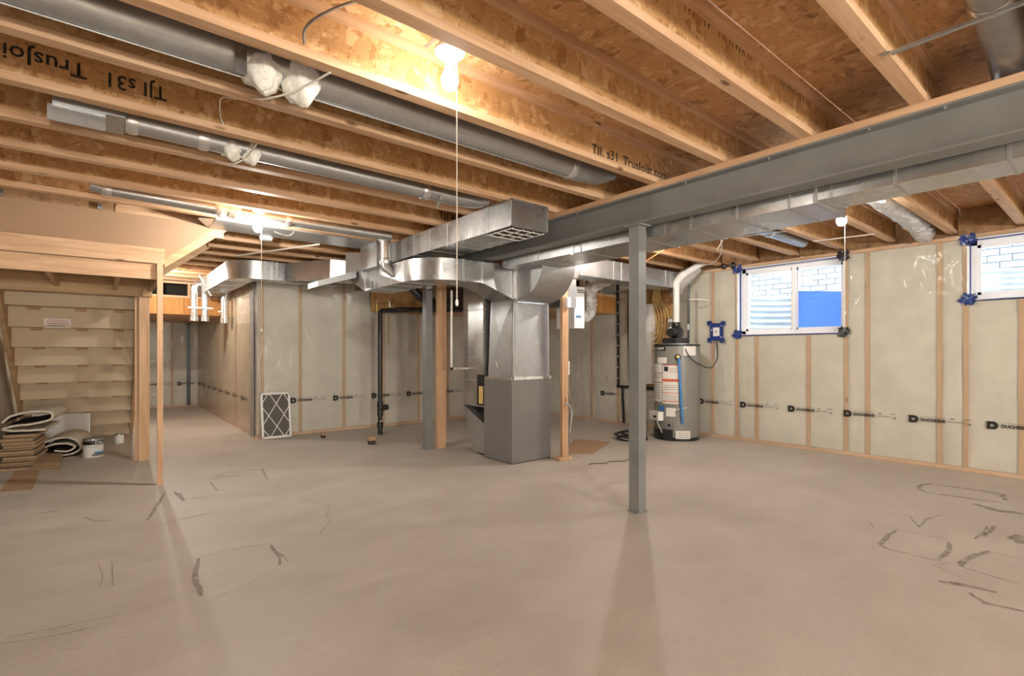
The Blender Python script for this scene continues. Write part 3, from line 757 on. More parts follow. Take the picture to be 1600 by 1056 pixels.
# branch toward the stairs: transition, elbow, run, rising end
lf = thing('supply_branch_duct', 'sheet-metal supply branch curving from the furnace toward the stairs', 'duct', (2.8, 4.4, 1.9))
MB().hexa([(3.425,4.17,1.755),(3.425,4.555,1.755),(3.05,4.58,1.905),(3.05,4.21,1.905),(3.425,4.17,2.125),(3.425,4.555,2.125),(3.05,4.58,2.12),(3.05,4.21,2.12)]).build('transition', 'galvanized', lf)
box('straight_section', 'galvanized', lf, 2.80, 3.05, 4.21, 4.58, 1.905, 2.12)
def annulus_xy(n=16): return annulus(2.80, 4.63, 0.05, 0.42, 270, 180, n)
shell('curved_section', 'galvanized', lf, annulus_xy(), 2, 1.905, 2.12, 16)
box('long_section', 'galvanized', lf, 2.38, 2.75, 4.63, 5.62, 1.905, 2.12)
bands(lf, 1, (4.64, 4.95, 5.25, 5.36, 5.46), 2.38, 2.75, 0, 0, 1.905, 2.12, 0.014, 0.004)
bands(lf, 0, (2.81, 3.04), 0, 0, 4.21, 4.58, 1.905, 2.12, 0.020, 0.005, 'foil')
m = MB()
for i in range(12):
    z = 1.77+0.03*i; m.box(3.405, 3.424, 4.150-0.004*random.random(), 4.172, z, z+0.032)
m.build('foil_tape', 'foil', lf)
MB().hexa([(2.38,5.62,1.90),(2.75,5.62,1.90),(2.62,6.02,2.02),(2.30,6.02,2.10),(2.34,5.60,2.34),(2.75,5.62,2.12),(2.62,6.02,2.36),(2.28,5.95,2.38)]).build('rising_shoe', 'galvanized_dull', lf)
MB().hexa([(2.62,6.00,2.06),(2.62,6.55,2.10),(1.90,7.02,2.13),(2.20,6.25,2.10),(2.62,6.00,2.30),(2.62,6.55,2.36),(1.90,7.02,2.36),(2.20,6.25,2.34)]).build('offset_section', 'galvanized', lf)
MB().hexa([(2.31,5.70,2.06),(2.31,6.05,2.06),(1.87,6.05,1.925),(1.87,5.70,1.925),(2.31,5.70,2.14),(2.31,6.05,2.14),(1.87,6.05,1.985),(1.87,5.70,1.985)]).build('sloped_tongue', 'galvanized_dull', lf)
wk = thing('wall_top_duct', 'shiny sheet-metal duct running along the top of the back wall into the alcove', 'duct', (1.9, 7.2, 2.13))
box('straight_section', 'galvanized', wk, 1.62, 2.62, 7.10, 7.46, 2.135, 2.37)
shell('curved_section', 'galvanized', wk, annulus(1.62, 7.46, 0.05, 0.36, 270, 180, 12), 2, 2.135, 2.37, 12)
box('alcove_section', 'galvanized_dull', wk, 1.26, 1.57, 7.46, 9.9, 2.135, 2.37)
bands(wk, 0, (1.66, 1.80, 2.02, 2.24), 0, 0, 7.10, 7.46, 2.135, 2.37, 0.016, 0.004)
bands(wk, 0, (1.74, 2.33), 0, 0, 7.10, 7.46, 2.135, 2.37, 0.03, 0.005, 'foil')
bands(wk, 1, (7.50, 8.1, 8.6, 9.1), 1.26, 1.57, 0, 0, 2.135, 2.37, 0.018, 0.005)
# cold air return above, with a grille under its near end
rt = thing('return_trunk_duct', 'boxy sheet-metal return duct hung below the joists with end cap and grille', 'duct', (2.67, 4, 2.18))
box('duct_body', 'galvanized', rt, 2.48, 2.865, 3.05, 5.12, 2.182, 2.392)
bands(rt, 1, (3.36, 3.67, 3.98, 4.30, 4.62), 2.48, 2.865, 0, 0, 2.182, 2.388, 0.012, 0.003)
m = MB(); e = 0.008
m.box(2.476, 2.869, 3.042, 3.05, 2.178, 2.186).box(2.476, 2.869, 3.042, 3.05, 2.386, 2.394).box(2.476, 2.484, 3.042, 3.05, 2.178, 2.394).box(2.861, 2.869, 3.042, 3.05, 2.178, 2.394)
m.build('end_cap_rim', 'galvanized', rt)
g = box('grille_frame', 'dark_edge', rt, 2.50, 2.85, 3.07, 3.40, 2.174, 2.1815)
for i in range(4): box('grille_bar', 'white_plastic', g, 2.50, 2.85, 3.09+0.1*i, 3.10+0.1*i, 2.168, 2.174)
for i in range(4): box('grille_bar', 'white_plastic', g, 2.51+0.11*i, 2.52+0.11*i, 3.07, 3.40, 2.168, 2.174)
box('panned_end', 'galvanized', rt, 2.30, 2.865, 5.12, 5.56, 2.12, 2.392)
# sheet-metal pan under the joists beside the second lamp
pn = thing('joist_pan', 'flat galvanized sheet closing a joist bay near the stair ceiling', 'sheet', (1.6, 5.4, 2.38))
box('pan_sheet', 'galvanized_dull', pn, 0.80, 2.40, 5.18, 5.60, 2.380, 2.386)
box('folded_lip', 'galvanized', pn, 0.80, 2.40, 5.172, 5.18, 2.380, 2.402)
MB().hexa([(0.80,5.18,2.386),(0.80,5.60,2.386),(0.68,5.30,2.392),(0.68,5.24,2.392),(0.80,5.18,2.39),(0.80,5.60,2.39),(0.68,5.30,2.394),(0.68,5.24,2.394)]).build('folded_end', 'galvanized', pn)
# supply run on the furnace's other side
rr = thing('supply_side_duct', 'bright sheet-metal duct running from the furnace toward the water heater', 'duct', (4.9, 4.0, 2.0))
box('straight_section', 'galvanized', rr, 4.30, 6.35, 4.02, 4.32, 2.085, 2.31)
shell('drop_elbow', 'galvanized', rr, annulus(4.30, 2.045, 0.04, 0.265, 90, 180, 12), 1, 4.02, 4.32, 12)
box('lower_section', 'galvanized', rr, 4.037, 4.262, 4.05, 4.30, 1.70, 2.045)
bands(rr, 0, (4.32, 4.9, 5.05, 5.5, 6.0), 0, 0, 4.02, 4.32, 2.085, 2.31, 0.014, 0.004)

# ------------------------------------------------------------------ round ducts
def pipe(name, label, pts, r, parts=(), cat='duct', mat='galvanized_dull', n=16, cuffs=(), group=None):
    t = thing(name, label, cat, pts[0]); MB().tube(pts, r, n).build('pipe', mat, t, True, 50)
    if isinstance(r, (list, tuple)): r = r[0]
    for i, f in cuffs:
        p, q = Vector(pts[i]), Vector(pts[i+1]); c = p.lerp(q, f); d = (q-p).normalized()*0.028
        MB().tube([c-d, c-d*0.3, c+d*0.3, c+d], [r+0.004, r+0.008, r+0.008, r+0.004], n).build('crimped_joint', 'foil', t, True, 50)
    return t
rA = 0.082
p = pipe('round_duct', 'large round galvanized duct in the bay behind the lettered joist', [(-0.9, 2.44, 2.478), (2.62, 2.44, 2.478), (2.80, 2.45, 2.492), (2.98, 2.47, 2.53)], [rA, rA, rA*0.95, rA*0.55], cuffs=((0, 0.965),))
MB().tube([(-0.9, 2.44, 2.392), (2.62, 2.44, 2.392)], 0.004, 6).build('seam', 'galvanized', p)
MB().bar((0.455, 2.352, 2.60), (0.455, 2.352, 2.365), 0.045, 0.003, (0,1,0)).build('hanger_strap', 'galvanized', p)
p = pipe('round_duct', 'round galvanized duct with a boxed end behind the upside-down lettered joist', [(0.13, 3.40, 2.44), (2.20, 3.40, 2.425), (2.38, 3.40, 2.435), (2.50, 3.40, 2.45)], [0.062, 0.062, 0.06, 0.04], cuffs=((0, 0.0), (0, 0.16), (0, 0.86)))
box('end_box', 'galvanized_dull', p, -0.18, 0.10, 3.27, 3.53, 2.40, 2.56)
MB().bar((-0.20, 3.30, 2.36), (0.02, 3.30, 2.36), 0.004, 0.08).build('boot_flange', 'galvanized', p)
MB().bar((1.98, 3.25, 2.372), (2.12, 3.56, 2.372), 0.02, 0.003).build('support_strip', 'galvanized', p)
pipe('round_duct', 'thin round duct in the bay nearest the beige stair wall', [(-0.06, 4.90, 2.445), (0.05, 4.90, 2.43), (1.00, 4.90, 2.40), (2.36, 4.92, 2.41)], 0.048, cuffs=((0, 0.9), (2, 0.25)))
p = pipe('round_duct', 'vertical shiny round pipe dropping from the joists to the supply branch', [(2.05, 5.02, 2.47), (2.22, 5.00, 2.465), (2.30, 4.98, 2.43), (2.325, 4.96, 2.36), (2.325, 4.96, 2.14)], 0.055, mat='foil', cuffs=((1, 0.3), (2, 0.6), (3, 0.95)))
MB().tube([(2.325, 4.96, 2.14), (2.33, 4.95, 2.08), (2.38, 4.88, 1.99)], [0.057, 0.055, 0.02], 14).build('slanted_boot', 'galvanized', p, True, 50)
pipe('round_duct', 'round galvanized duct with a bent end at the top right corner above the beam', [(1.6, 0.30, 2.55), (2.75, 0.325, 2.53), (3.05, 0.33, 2.50), (3.20, 0.33, 2.45), (3.24, 0.33, 2.38)], 0.075, cuffs=((0, 0.85),))
p = pipe('round_duct', 'round galvanized duct in a joist bay above the wide window', [(4.0, 2.38, 2.46), (5.55, 2.38, 2.46), (6.3, 2.40, 2.47)], 0.065, cuffs=((0, 0.9),))
MB().bar((5.1, 2.62, 2.388), (5.25, 2.15, 2.388), 0.025, 0.003).build('support_strip', 'galvanized', p)
fx = thing('flexible_duct', 'crinkled foil flexible duct in the joist bay beside the window lamp', 'duct', (4.9, 1.3, 2.45))
pts = [(4.2, 1.34, 2.50), (4.9, 1.32, 2.49), (5.4, 1.31, 2.475), (5.9, 1.31, 2.46), (6.4, 1.33, 2.44), (6.68, 1.36, 2.42)]
P2 = []; R2 = []
for a, b in zip(pts, pts[1:]):
    for i in range(14):
        P2.append(Vector(a).lerp(Vector(b), i/14)); R2.append(0.082+(0.007 if i % 2 else 0)+0.006*random.random())
MB().tube(P2, R2, 20).crumple(0.022, 22).build('foil_sleeve', 'foil_flex', fx, True, 25)
fx = thing('flexible_duct', 'crinkled foil flexible hose curving down behind the white box', 'duct', (5.2, 4.75, 1.6))
P2 = []; R2 = []
ctrl = [(5.28, 4.34, 2.20), (5.30, 4.62, 2.16), (5.30, 4.80, 2.06), (5.34, 4.82, 1.88), (5.30, 4.80, 1.74), (5.18, 4.84, 1.66), (5.05, 4.90, 1.66)]
for a, b in zip(ctrl, ctrl[1:]):
    for i in range(8): P2.append(Vector(a).lerp(Vector(b), i/8)); R2.append(0.092+(0.007 if i % 2 else 0)+0.008*random.random())
MB().tube(P2, R2, 20).crumple(0.022, 22).build('foil_sleeve', 'foil_flex', fx, True, 25)
# pair and single foil pipes hanging in the alcove
pp = thing('vent_pipe_pair', 'pair of shiny foil-wrapped vertical pipes strapped together in the alcove', 'pipe', (1.2, 9.5, 1.7))
for x in (1.165, 1.315):
    MB().tube([(x, 9.5, 1.76), (x, 9.5, 2.22), (x+0.03, 9.5, 2.28), (x+0.10, 9.5, 2.30), (x+0.22, 9.5, 2.30)], 0.052, 12).build('pipe', 'foil', pp, True, 50)
    MB().tube([(x, 9.5, 1.69), (x, 9.5, 1.76)], 0.062, 12).build('end_collar', 'foil', pp, True, 50)
MB().bar((1.07, 9.44, 1.90), (1.42, 9.44, 1.90), 0.012, 0.022).build('clamp_bar', 'white_plastic', pp)
pp = thing('vent_pipe', 'single shiny foil-wrapped vertical pipe at the alcove corner', 'pipe', (1.60, 9.3, 1.7))
MB().tube([(1.56, 9.3, 1.72), (1.56, 9.3, 2.05), (1.58, 9.3, 2.12), (1.60, 9.3, 2.2)], 0.055, 12).build('pipe', 'foil', pp, True, 50)
MB().tube([(1.56, 9.3, 1.66), (1.56, 9.3, 1.74)], 0.064, 12).build('end_collar', 'foil', pp, True, 50)
MB().bar((1.46, 9.26, 1.84), (1.52, 9.26, 1.84), 0.012, 0.02).build('clamp_bar', 'white_plastic', pp)
pp = thing('brace_pipe', 'slanted bright pipe crossing the alcove duct', 'pipe', (1.3, 9.0, 2.1))
MB().tube([(1.18, 9.0, 2.36), (1.33, 9.0, 2.06)], 0.022, 10).build('pipe', 'foil', pp, True, 50)
MB().tube([(1.18, 9.0, 2.36), (1.175, 9.0, 2.37)], 0.026, 10).build('collar', 'galvanized', pp, True, 50)

# ------------------------------------------------------------------ lamps
def lamp(label, x, y, z, chain_z, box_h, watts):
    t = thing('pull_chain_lamp', label, 'lamp', (x, y, z))
    MB().lathe([(0.050, 0.012), (0.050, 0.012+box_h)], (x, y, z), 8).build('junction_box', 'galvanized_dull', t)
    MB().lathe([(0.030, -0.012), (0.062, -0.008), (0.068, 0.0), (0.068, 0.012)], (x, y, z), 28).build('lampholder', 'white_plastic', t, True, 35)
    MB().lathe([(0.020, -0.052), (0.024, -0.046), (0.024, -0.010)], (x, y, z), 20).build('socket', 'white_plastic', t, True, 35)
    prof = [(0.004, -0.168), (0.018, -0.165), (0.030, -0.154), (0.0375, -0.135), (0.038, -0.118), (0.033, -0.098), (0.024, -0.078), (0.019, -0.062), (0.018, -0.050)]
    b = MB().lathe(prof, (x, y, z), 24).build('bulb', 'bulb_glass', t, True, 80); b['label'] = 'glowing white bulb'
    ya = 0.645+0.5*math.floor((y-0.645)/0.5)
    MB().bar((x, ya+0.033, max(z+0.014+box_h, ZJ+0.02)), (x, ya+0.467, max(z+0.014+box_h, ZJ+0.02)), 0.02, 0.004).build('hanger_bar', 'galvanized_dull', t)
    cx, cy = x+0.026, y-0.016
    if chain_z:
        MB().tube([(cx-0.01, cy, z-0.02), (cx, cy, z-0.03), (cx, cy, chain_z+0.03)], 0.0022, 6).build('pull_cord', 'white_cable', t)
        MB().lathe([(0.002, 0), (0.007, 0.006), (0.007, 0.024), (0.002, 0.032)], (cx, cy, chain_z), 10).build('cord_knob', 'white_plastic', t, True)
    ld = bpy.data.lights.new('bulb_light', 'POINT'); ld.energy = watts; ld.color = BULB_COLOR; ld.shadow_soft_size = 0.03
    lo = bpy.data.objects.new('bulb_light', ld); COL.objects.link(lo); lo.parent = t; lo.location = (0, 0, -0.125)
lamp('glowing bare bulb with long pull cord, nearest lamp between the lettered joist and the next', 1.196, 1.90, 2.52, 1.40, 0.11, 6)
lamp('glowing bare bulb near the stair opening in front of the alcove', 1.083, 4.90, 2.425, 1.37, 0.05, 34)
lamp('glowing bare bulb in front of the wide window beyond the beam', 4.72, 1.50, 2.40, 1.50, 0.05, 10)
lamp('bare bulb hidden behind the trunk duct near the furnace', 4.58, 3.40, 2.52, 0, 0.11, 30)
lamp('bare bulb hidden behind the stair wall above the alcove', 0.48, 8.90, 2.42, 0, 0.05, 48)
def added_fill_light(label, x, y, watts):  # invented out-of-view lamp, added to even out brightness on ceiling and floor
    t = thing('added_fill_light', label, 'lamp', (x, y, 0))
    for k in range(3):
        a = 2.1*k+0.4; MB().tube([(x, y, 0.45), (x+0.38*math.cos(a), y+0.38*math.sin(a), 0.012)], 0.012, 8).build('leg', 'black_plastic', t, True)
    MB().tube([(x, y, 0.40), (x, y, 1.22)], 0.014, 10).build('pole', 'yellow_cable', t, True)
    MB().lathe([(0.03, 1.20), (0.05, 1.22), (0.05, 1.27)], (x, y, 0), 16).build('socket', 'black_plastic', t, True, 40)
    MB().ball((x, y, 1.45), 0.19, 0.19, 0.19, 20, 12).build('globe', 'bulb_glass', t, True, 80)
    ld = bpy.data.lights.new('globe_light', 'POINT'); ld.energy = watts; ld.color = BULB_COLOR; ld.shadow_soft_size = 0.18
    lo = bpy.data.objects.new('globe_light', ld); COL.objects.link(lo); lo.parent = t; lo.location = (0, 0, 1.45)
added_fill_light('frosted globe fill light on a tripod, added unseen behind the viewer, stair side', 0.0, -3.9, 265)
added_fill_light('frosted globe fill light on a tripod, added unseen behind the viewer, window side', 2.7, -3.9, 130)
t = thing('smoke_alarm', 'round white smoke alarm on the alcove ceiling beyond the second lamp', 'alarm', (1.35, 5.85, 2.35))
MB().lathe([(0.052, -0.045), (0.058, -0.04), (0.062, -0.022), (0.066, 0.0)], (1.33, 5.66, 2.394), 24).build('cover', 'white_plastic', t, True, 40)
MB().lathe([(0.070, 0.0), (0.070, 0.008)], (1.33, 5.66, 2.386), 24).build('mounting_ring', 'white_paint', t, True, 40)

# ------------------------------------------------------------------ cables
def cable(label, pts, r, mat, name='cable', sub=6):
    P = [Vector(p) for p in pts]; Q = []
    for i in range(len(P)-1):
        a, b, c, d = P[max(i-1, 0)], P[i], P[i+1], P[min(i+2, len(P)-1)]
        for k in range(sub):
            u = k/sub; Q.append(0.5*((2*b)+(c-a)*u+(2*a-5*b+4*c-d)*u*u+(3*b-a-3*c+d)*u**3))
    Q.append(P[-1]); o = MB().tube(Q, r, 7).build(name, mat, None, True, 60)
    return tag(o, label, 'cable')
cable('thick grey cable bowing out below the lettered joist near the nearest lamp', [(0.632, 2.09, 2.43), (0.62, 2.04, 2.46), (0.66, 1.98, 2.50), (0.78, 1.93, 2.58), (0.92, 1.90, 2.63)], 0.006, 'grey_cable')
cable('white cable looping from the joist into the left of the nearest lamp', [(1.05, 1.69, 2.62), (1.06, 1.74, 2.56), (1.10, 1.80, 2.535), (1.15, 1.87, 2.545)], 0.004, 'white_cable')
cable('white cable leaving the right of the nearest lamp to the bright joist', [(1.25, 1.88, 2.545), (1.31, 1.80, 2.51), (1.37, 1.74, 2.52), (1.42, 1.70, 2.57)], 0.004, 'white_cable')
cable('pale cable over the large insulation wad', [(0.76, 2.16, 2.392), (0.71, 2.28, 2.375), (0.645, 2.38, 2.350), (0.58, 2.50, 2.355), (0.55, 2.62, 2.395)], 0.0045, 'white_cable')
cable('pale cable hanging on the upside-down lettered joist web', [(0.50, 2.69, 2.40), (0.48, 2.95, 2.50), (0.50, 3.10, 2.47), (0.52, 3.13, 2.44)], 0.004, 'white_cable')
cable('pale cable over the small insulation wad', [(0.70, 3.19, 2.40), (0.68, 3.36, 2.37), (0.65, 3.50, 2.37), (0.64, 3.62, 2.40)], 0.004, 'white_cable')
cable('copper coloured cable dropping past the side duct by the lone post', [(4.95, 3.15, 2.42), (5.05, 3.45, 2.36), (5.15, 3.80, 2.26), (5.20, 3.98, 2.10), (5.20, 3.98, 1.90)], 0.006, 'copper_wire')
cable('pale cable crossing the joists above the electrical panel', [(5.0, 2.70, 2.388), (5.5, 2.95, 2.386), (6.0, 3.25, 2.386), (6.4, 3.6, 2.386), (6.6, 4.2, 2.37)], 0.005, 'white_cable')
cable('pale cable sagging between joists near the vent pipe', [(5.05, 2.68, 2.40), (5.15, 2.76, 2.37), (5.3, 2.88, 2.35), (5.5, 3.0, 2.36), (5.70, 3.10, 2.39)], 0.005, 'white_cable')
cable('straight pale cable above the wide window', [(5.95, 2.16, 2.388), (6.0, 1.9, 2.386), (6.05, 1.63, 2.386)], 0.007, 'white_cable')
cable('thin cable wandering over the alcove joists past the smoke alarm', [(1.30, 7.0, 2.386), (1.62, 6.2, 2.38), (1.86, 5.62, 2.375)], 0.010, 'white_cable')
cable('dark looped wire beside the second lamp', [(1.20, 4.94, 2.40), (1.33, 4.98, 2.36), (1.42, 5.02, 2.34), (1.38, 5.06, 2.30), (1.25, 5.02, 2.31)], 0.003, 'grey_cable')
rod = thing('metal_rod', 'thin straight metal strut crossing under the joists above the beam', 'rod', (2.43, 0.4, 2.38))
MB().bar((2.432, 0.60, 2.385), (2.424, -0.4, 2.385), 0.018, 0.012).build('strut', 'galvanized', rod)
MB().bar((2.432, 0.60, 2.391), (2.432, 0.63, 2.391), 0.018, 0.003).build('nailing_tab', 'galvanized', rod)

# ------------------------------------------------------------------ insulation wads tucked round the ducts
def wad(label, c, parts):
    t = thing('insulation_wad', label, 'insulation', c)
    for i, (dx, dy, dz, rx, ry, rz) in enumerate(parts):
        MB().ball((c[0]+dx, c[1]+dy, c[2]+dz), rx, ry, rz, 18, 12, 0.35, i*3.7+c[0]).build('tuft', 'fiberglass', t, True, 80)
wad('large fluffy white fibreglass wad pinched by a cable under the big round duct', (0.63, 2.41, 2.43), [(-0.075, 0.0, 0.0, 0.080, 0.085, 0.085), (0.085, -0.01, -0.005, 0.078, 0.095, 0.090)])
wad('small fluffy white fibreglass wad under the thinner round duct', (0.66, 3.39, 2.41), [(-0.052, 0, 0, 0.058, 0.07, 0.065), (0.056, 0, 0, 0.056, 0.07, 0.065)])
wad('bright white fibreglass wad beside the second lamp', (0.84, 4.88, 2.40), [(-0.045, 0, 0, 0.055, 0.065, 0.06), (0.055, 0.01, 0.0, 0.06, 0.06, 0.055)])

# ------------------------------------------------------------------ stairs, landing and stair wall
st = thing('staircase', 'wooden basement stairs seen from behind, pale risers between stringers', 'stairs', (-0.21, 8.0, 0))
RH, RUN, YT, N = 0.2125, 0.262, 6.90, 10
for k in range(N):
    y = YT+RUN*(N-1-k); z0 = RH*k
    MB().box(-0.75, 0.33, y, y+0.014, z0+(0.0 if k == 0 else -0.012), z0+RH-0.024).build('riser', 'mdf_riser', st)
    if k < N-1: MB().box(-0.75, 0.33, y-RUN-0.004, y+0.035, z0+RH-0.024, z0+RH).build('tread', 'mdf_riser', st)
    for x in (-0.60, -0.22, 0.12):
        if k < N-1: MB().prism([(y-0.001, z0+RH-0.025), (y-0.001, z0+RH-0.055), (y-0.035, z0+RH-0.025)], 0, x, x+0.10).build('glue_block', 'stair_x', st)
for x0, x1 in ((-0.79, -0.75), (0.33, 0.37)):
    MB().prism([(YT-0.02, 2.10), (YT-0.02, 1.72), (9.30, 0.0), (9.62, 0.0), (9.62, 0.10), (YT+0.30, 2.10)], 0, x0, x1).build('stringer', 'stair_y', st)
s = box('warning_sticker', 'paper', st, -0.475, -0.255, 7.4205, 7.4238, 1.455, 1.560)
ys = 7.4195
for i, (a, b, mt) in enumerate(((-0.43, -0.29, 'paper_red'), (-0.45, -0.27, 'paper_red'), (-0.45, -0.27, 'ink_red'), (-0.44, -0.30, 'ink_red'))):
    m = MB(); x = a
    while x < b: w = 0.008+0.012*random.random(); m.box(x, min(x+w, b), ys, ys+0.001, 1.537-0.019*i, 1.545-0.019*i); x += w+0.005
    m.build('sticker_print', mt, s)
ld = thing('stair_landing', 'pine framed stair landing with double header and slender front post', 'landing', (-0.2, 6.2, 0))
box('upper_header', 'pine_x', ld, XL+0.02, 0.452, 5.530, 5.568, 1.990, 2.128)
box('lower_header', 'pine_x', ld, XL+0.02, 0.405, 5.552, 5.590, 1.848, 1.985)
box('front_post', 'pine_z', ld, 0.393, 0.437, 5.512, 5.550, 0, 1.990)
for x in (-0.36, 0.10, 0.40): box('landing_joist', 'stair_y', ld, x, x+0.038, 5.592, 6.83, 1.855, 1.985)
box('deck', 'mdf_riser', ld, XL+0.02, 0.452, 5.57, 6.90, 1.988, 2.004)
box('rear_header', 'stair_x', ld, XL+0.02, 0.44, 6.832, 6.870, 1.800, 1.985)
box('rear_post', 'pine_z', ld, 0.325, 0.420, 6.838, 6.878, 0, 1.799)
box('rear_post', 'pine_z', ld, 0.290, 0.322, 6.89, 6.93, 0, 1.799)
MB().prism([(0.34, 1.80), (0.44, 1.80), (0.44, 1.985), (0.405, 1.985)], 1, 6.78, 6.825).build('corner_gusset', 'stair_z', ld)
m = MB().prism([(XL+0.005, 1.99), (0.395, 1.99), (0.455, 2.045), (0.885, 2.415), (XL+0.005, 2.415)], 1, 5.575, 5.588)
dw = struct(m.build('wall_stair', 'drywall_beige'), 'beige drywall stair wall with slanted lower edge above the landing')
struct(box('trim_9', 'insulation_brown', None, XL, 0.10, 5.60, 5.64, 2.30, ZC), 'brown framing board above the stair wall')
struct(box('trim_10', 'pine_x', None, 0.10, 0.93, 5.592, 5.632, 2.30, ZC), 'pale header board above the stair wall')
for x in (-0.62, -0.02): MB().box(x, x+0.03, 5.565, 5.60, 2.418, 2.47).build('metal_clip', 'galvanized', bpy.data.objects['trim_9'])
fl_ = thing('upper_stair_flight', 'short upper flight of open wooden steps rising from the landing toward the ceiling', 'stairs', (0.7, 6.0, 2.0))
for y in (5.60, 6.70): MB().prism([(0.455, 1.968), (1.06, 2.462), (1.06, 2.64), (0.92, 2.64), (0.455, 2.26)], 1, y, y+0.038).build('stringer', 'stair_x', fl_)
for i in range(2): box('tread', 'mdf_riser', fl_, 0.50+0.25*i, 0.78+0.25*i, 5.64, 6.70, 2.325+0.17*i, 2.345+0.17*i)
for i in range(3): box('riser', 'mdf_riser', fl_, 0.50+0.25*i, 0.514+0.25*i, 5.64, 6.70, 2.12+0.17*i+(0.03 if i else 0), 2.325+0.17*i if i < 2 else 2.62)
for x, z in ((0.60, 2.13), (0.66, 2.18), (0.76, 2.24), (0.84, 2.30)):
    MB().tube([(x, 5.655, z+0.10), (x+0.005, 5.66, z)], 0.006, 6).build('hanging_shim', 'pine_z', fl_)

# ------------------------------------------------------------------ water heater
hx, hy, hr, HT = 6.20, 3.98, 0.302, 1.30
wh = thing('water_heater', 'grey cylindrical gas water heater with blower on top beside the window', 'heater', (hx, hy, 0))
MB().lathe([(hr-0.012, 0.0), (hr-0.006, 0.05)], (hx, hy, 0), 40).build('base_ring', 'black_plastic', wh, True, 40)
MB().lathe([(hr, 0.05), (hr, HT-0.012), (hr-0.012, HT)], (hx, hy, 0), 48).build('tank', 'heater_paint', wh, True, 30)
MB().lathe([(hr+0.004, HT-0.03), (hr+0.006, HT-0.02), (hr+0.004, HT-0.004)], (hx, hy, 0), 48).build('top_rim', 'black_plastic', wh, True, 40)
MB().lathe([(hr*0.98, 0.0), (hr*0.98, 0.006)], (hx, hy, HT), 40).build('lid', 'galvanized_dull', wh, True, 40)
A0 = math.degrees(math.atan2(-hy, -hx))
def patch(name, mat, parent, xa, xb, ya, yb, e=0.0025):
    """a sheet wrapped on the tank; a..b in tank-front units: -1 left silhouette .. 1 right, metres up"""
    m = MB()
    def fn(u, v):
        s = xa+(xb-xa)*u; an = math.radians(A0+math.degrees(math.asin(max(-1, min(1, s)))))
        return (hx+(hr+e)*math.cos(an), hy+(hr+e)*math.sin(an), ya+(yb-ya)*v)
    return m.grid(fn, 8, 1).build(name, mat, parent, True, 80)
def Z_(y): return (684-y)*HT/146.3
def X_(x): return (x-1057.5)/34.6
b = patch('brand_plate', 'black_plastic', wh, X_(1027), X_(1041), Z_(548), Z_(540))
def wrap_text(body, size, xa, yc, parent, mat, width):
    t = text_mesh(body, size, (0,0,0), (1,0,0), (0,1,0), 'lettering', mat, parent, 0.001, width=width)
    for v in t.data.vertices:
        an = math.radians(A0+math.degrees(math.asin(xa)))+v.co.x/hr
        v.co = (hx+(hr+0.0045)*math.cos(an), hy+(hr+0.0045)*math.sin(an), yc+v.co.y)
wrap_text('GSW', 0.052, X_(1028.2), Z_(546.4), b, 'white_paint', 0.135)
patch('data_plate', 'paper', wh, X_(1067), X_(1085), Z_(555), Z_(541)); patch('small_label', 'paper', wh, X_(1029), X_(1043), Z_(567), Z_(558))
sh = patch('instruction_sheet', 'paper', wh, X_(1037), X_(1060), Z_(628), Z_(569)); s2 = patch('instruction_sheet', 'paper', wh, X_(1021.5), X_(1036), Z_(626), Z_(568))
for ya, yb, mt in ((570.2, 569, 'paper_red'), (594.5, 590.5, 'paper_red'), (612, 611, 'paper_red'), (625, 623.5, 'paper_red')): patch('print_band', mt, sh, X_(1037), X_(1060), Z_(ya), Z_(yb), 0.004)
for ya, yb in ((583, 582), (597, 596)): patch('print_band', 'ink_red', s2, X_(1021.8), X_(1036), Z_(ya), Z_(yb), 0.004)
for y in (574, 577, 580, 600, 603, 606, 615, 618, 621): patch('print_line', 'grey_cable', sh, X_(1046 if y < 582 else 1039), X_(1058), Z_(y+0.7), Z_(y), 0.004)
for y in (586, 589, 600, 604, 608, 612, 616, 620): patch('print_line', 'grey_cable', s2, X_(1023), X_(1034), Z_(y+0.7), Z_(y), 0.004)
patch('pictogram', 'ink', sh, X_(1039), X_(1045), Z_(579), Z_(572), 0.004)
patch('blue_sticker', 'sticker_blue', wh, X_(1031), X_(1039), Z_(639), Z_(632)); patch('gas_label', 'paper', wh, X_(1042), X_(1056), Z_(647), Z_(634))
lb = patch('rating_label', 'paper', wh, X_(1056), X_(1077), Z_(680), Z_(668))
for y in (671, 674, 677): patch('print_line', 'grey_cable', lb, X_(1060), X_(1075), Z_(y+0.8), Z_(y), 0.004)
def tank_pt(s, z, e):
    an = math.radians(A0+math.degrees(math.asin(max(-1, min(1, s))))); return Vector((hx+(hr+e)*math.cos(an), hy+(hr+e)*math.sin(an), z))
rd = (tank_pt(0, 0, 1)-tank_pt(0, 0, 0)).normalized()
def knob(name, mat, parent, s, z, r, e0, e1, n=16):
    return MB().tube([tank_pt(s, z, e0), tank_pt(s, z, e1)], r, n).build(name, mat, parent, True, 40)
rv = knob('relief_valve_seat', 'black_plastic', wh, X_(1059), Z_(558), 0.045, 0, 0.012)
knob('relief_valve', 'brass', wh, X_(1059), Z_(557), 0.02, 0.012, 0.06)
MB().tube([tank_pt(X_(1060), Z_(558), 0.05), tank_pt(X_(1062), Z_(600), 0.04), tank_pt(X_(1065), Z_(657), 0.03)], 0.017, 8).build('discharge_sleeve', 'blue_strap', wh, True, 60)
gv = MB().bar(tank_pt(X_(1024), Z_(647.5), 0.04), tank_pt(X_(1037), Z_(647.5), 0.045), 0.08, 0.115).build('gas_valve', 'white_plastic', wh)
gk = knob('control_knob', 'black_plastic', wh, X_(1033), Z_(648), 0.018, 0.09, 0.11)
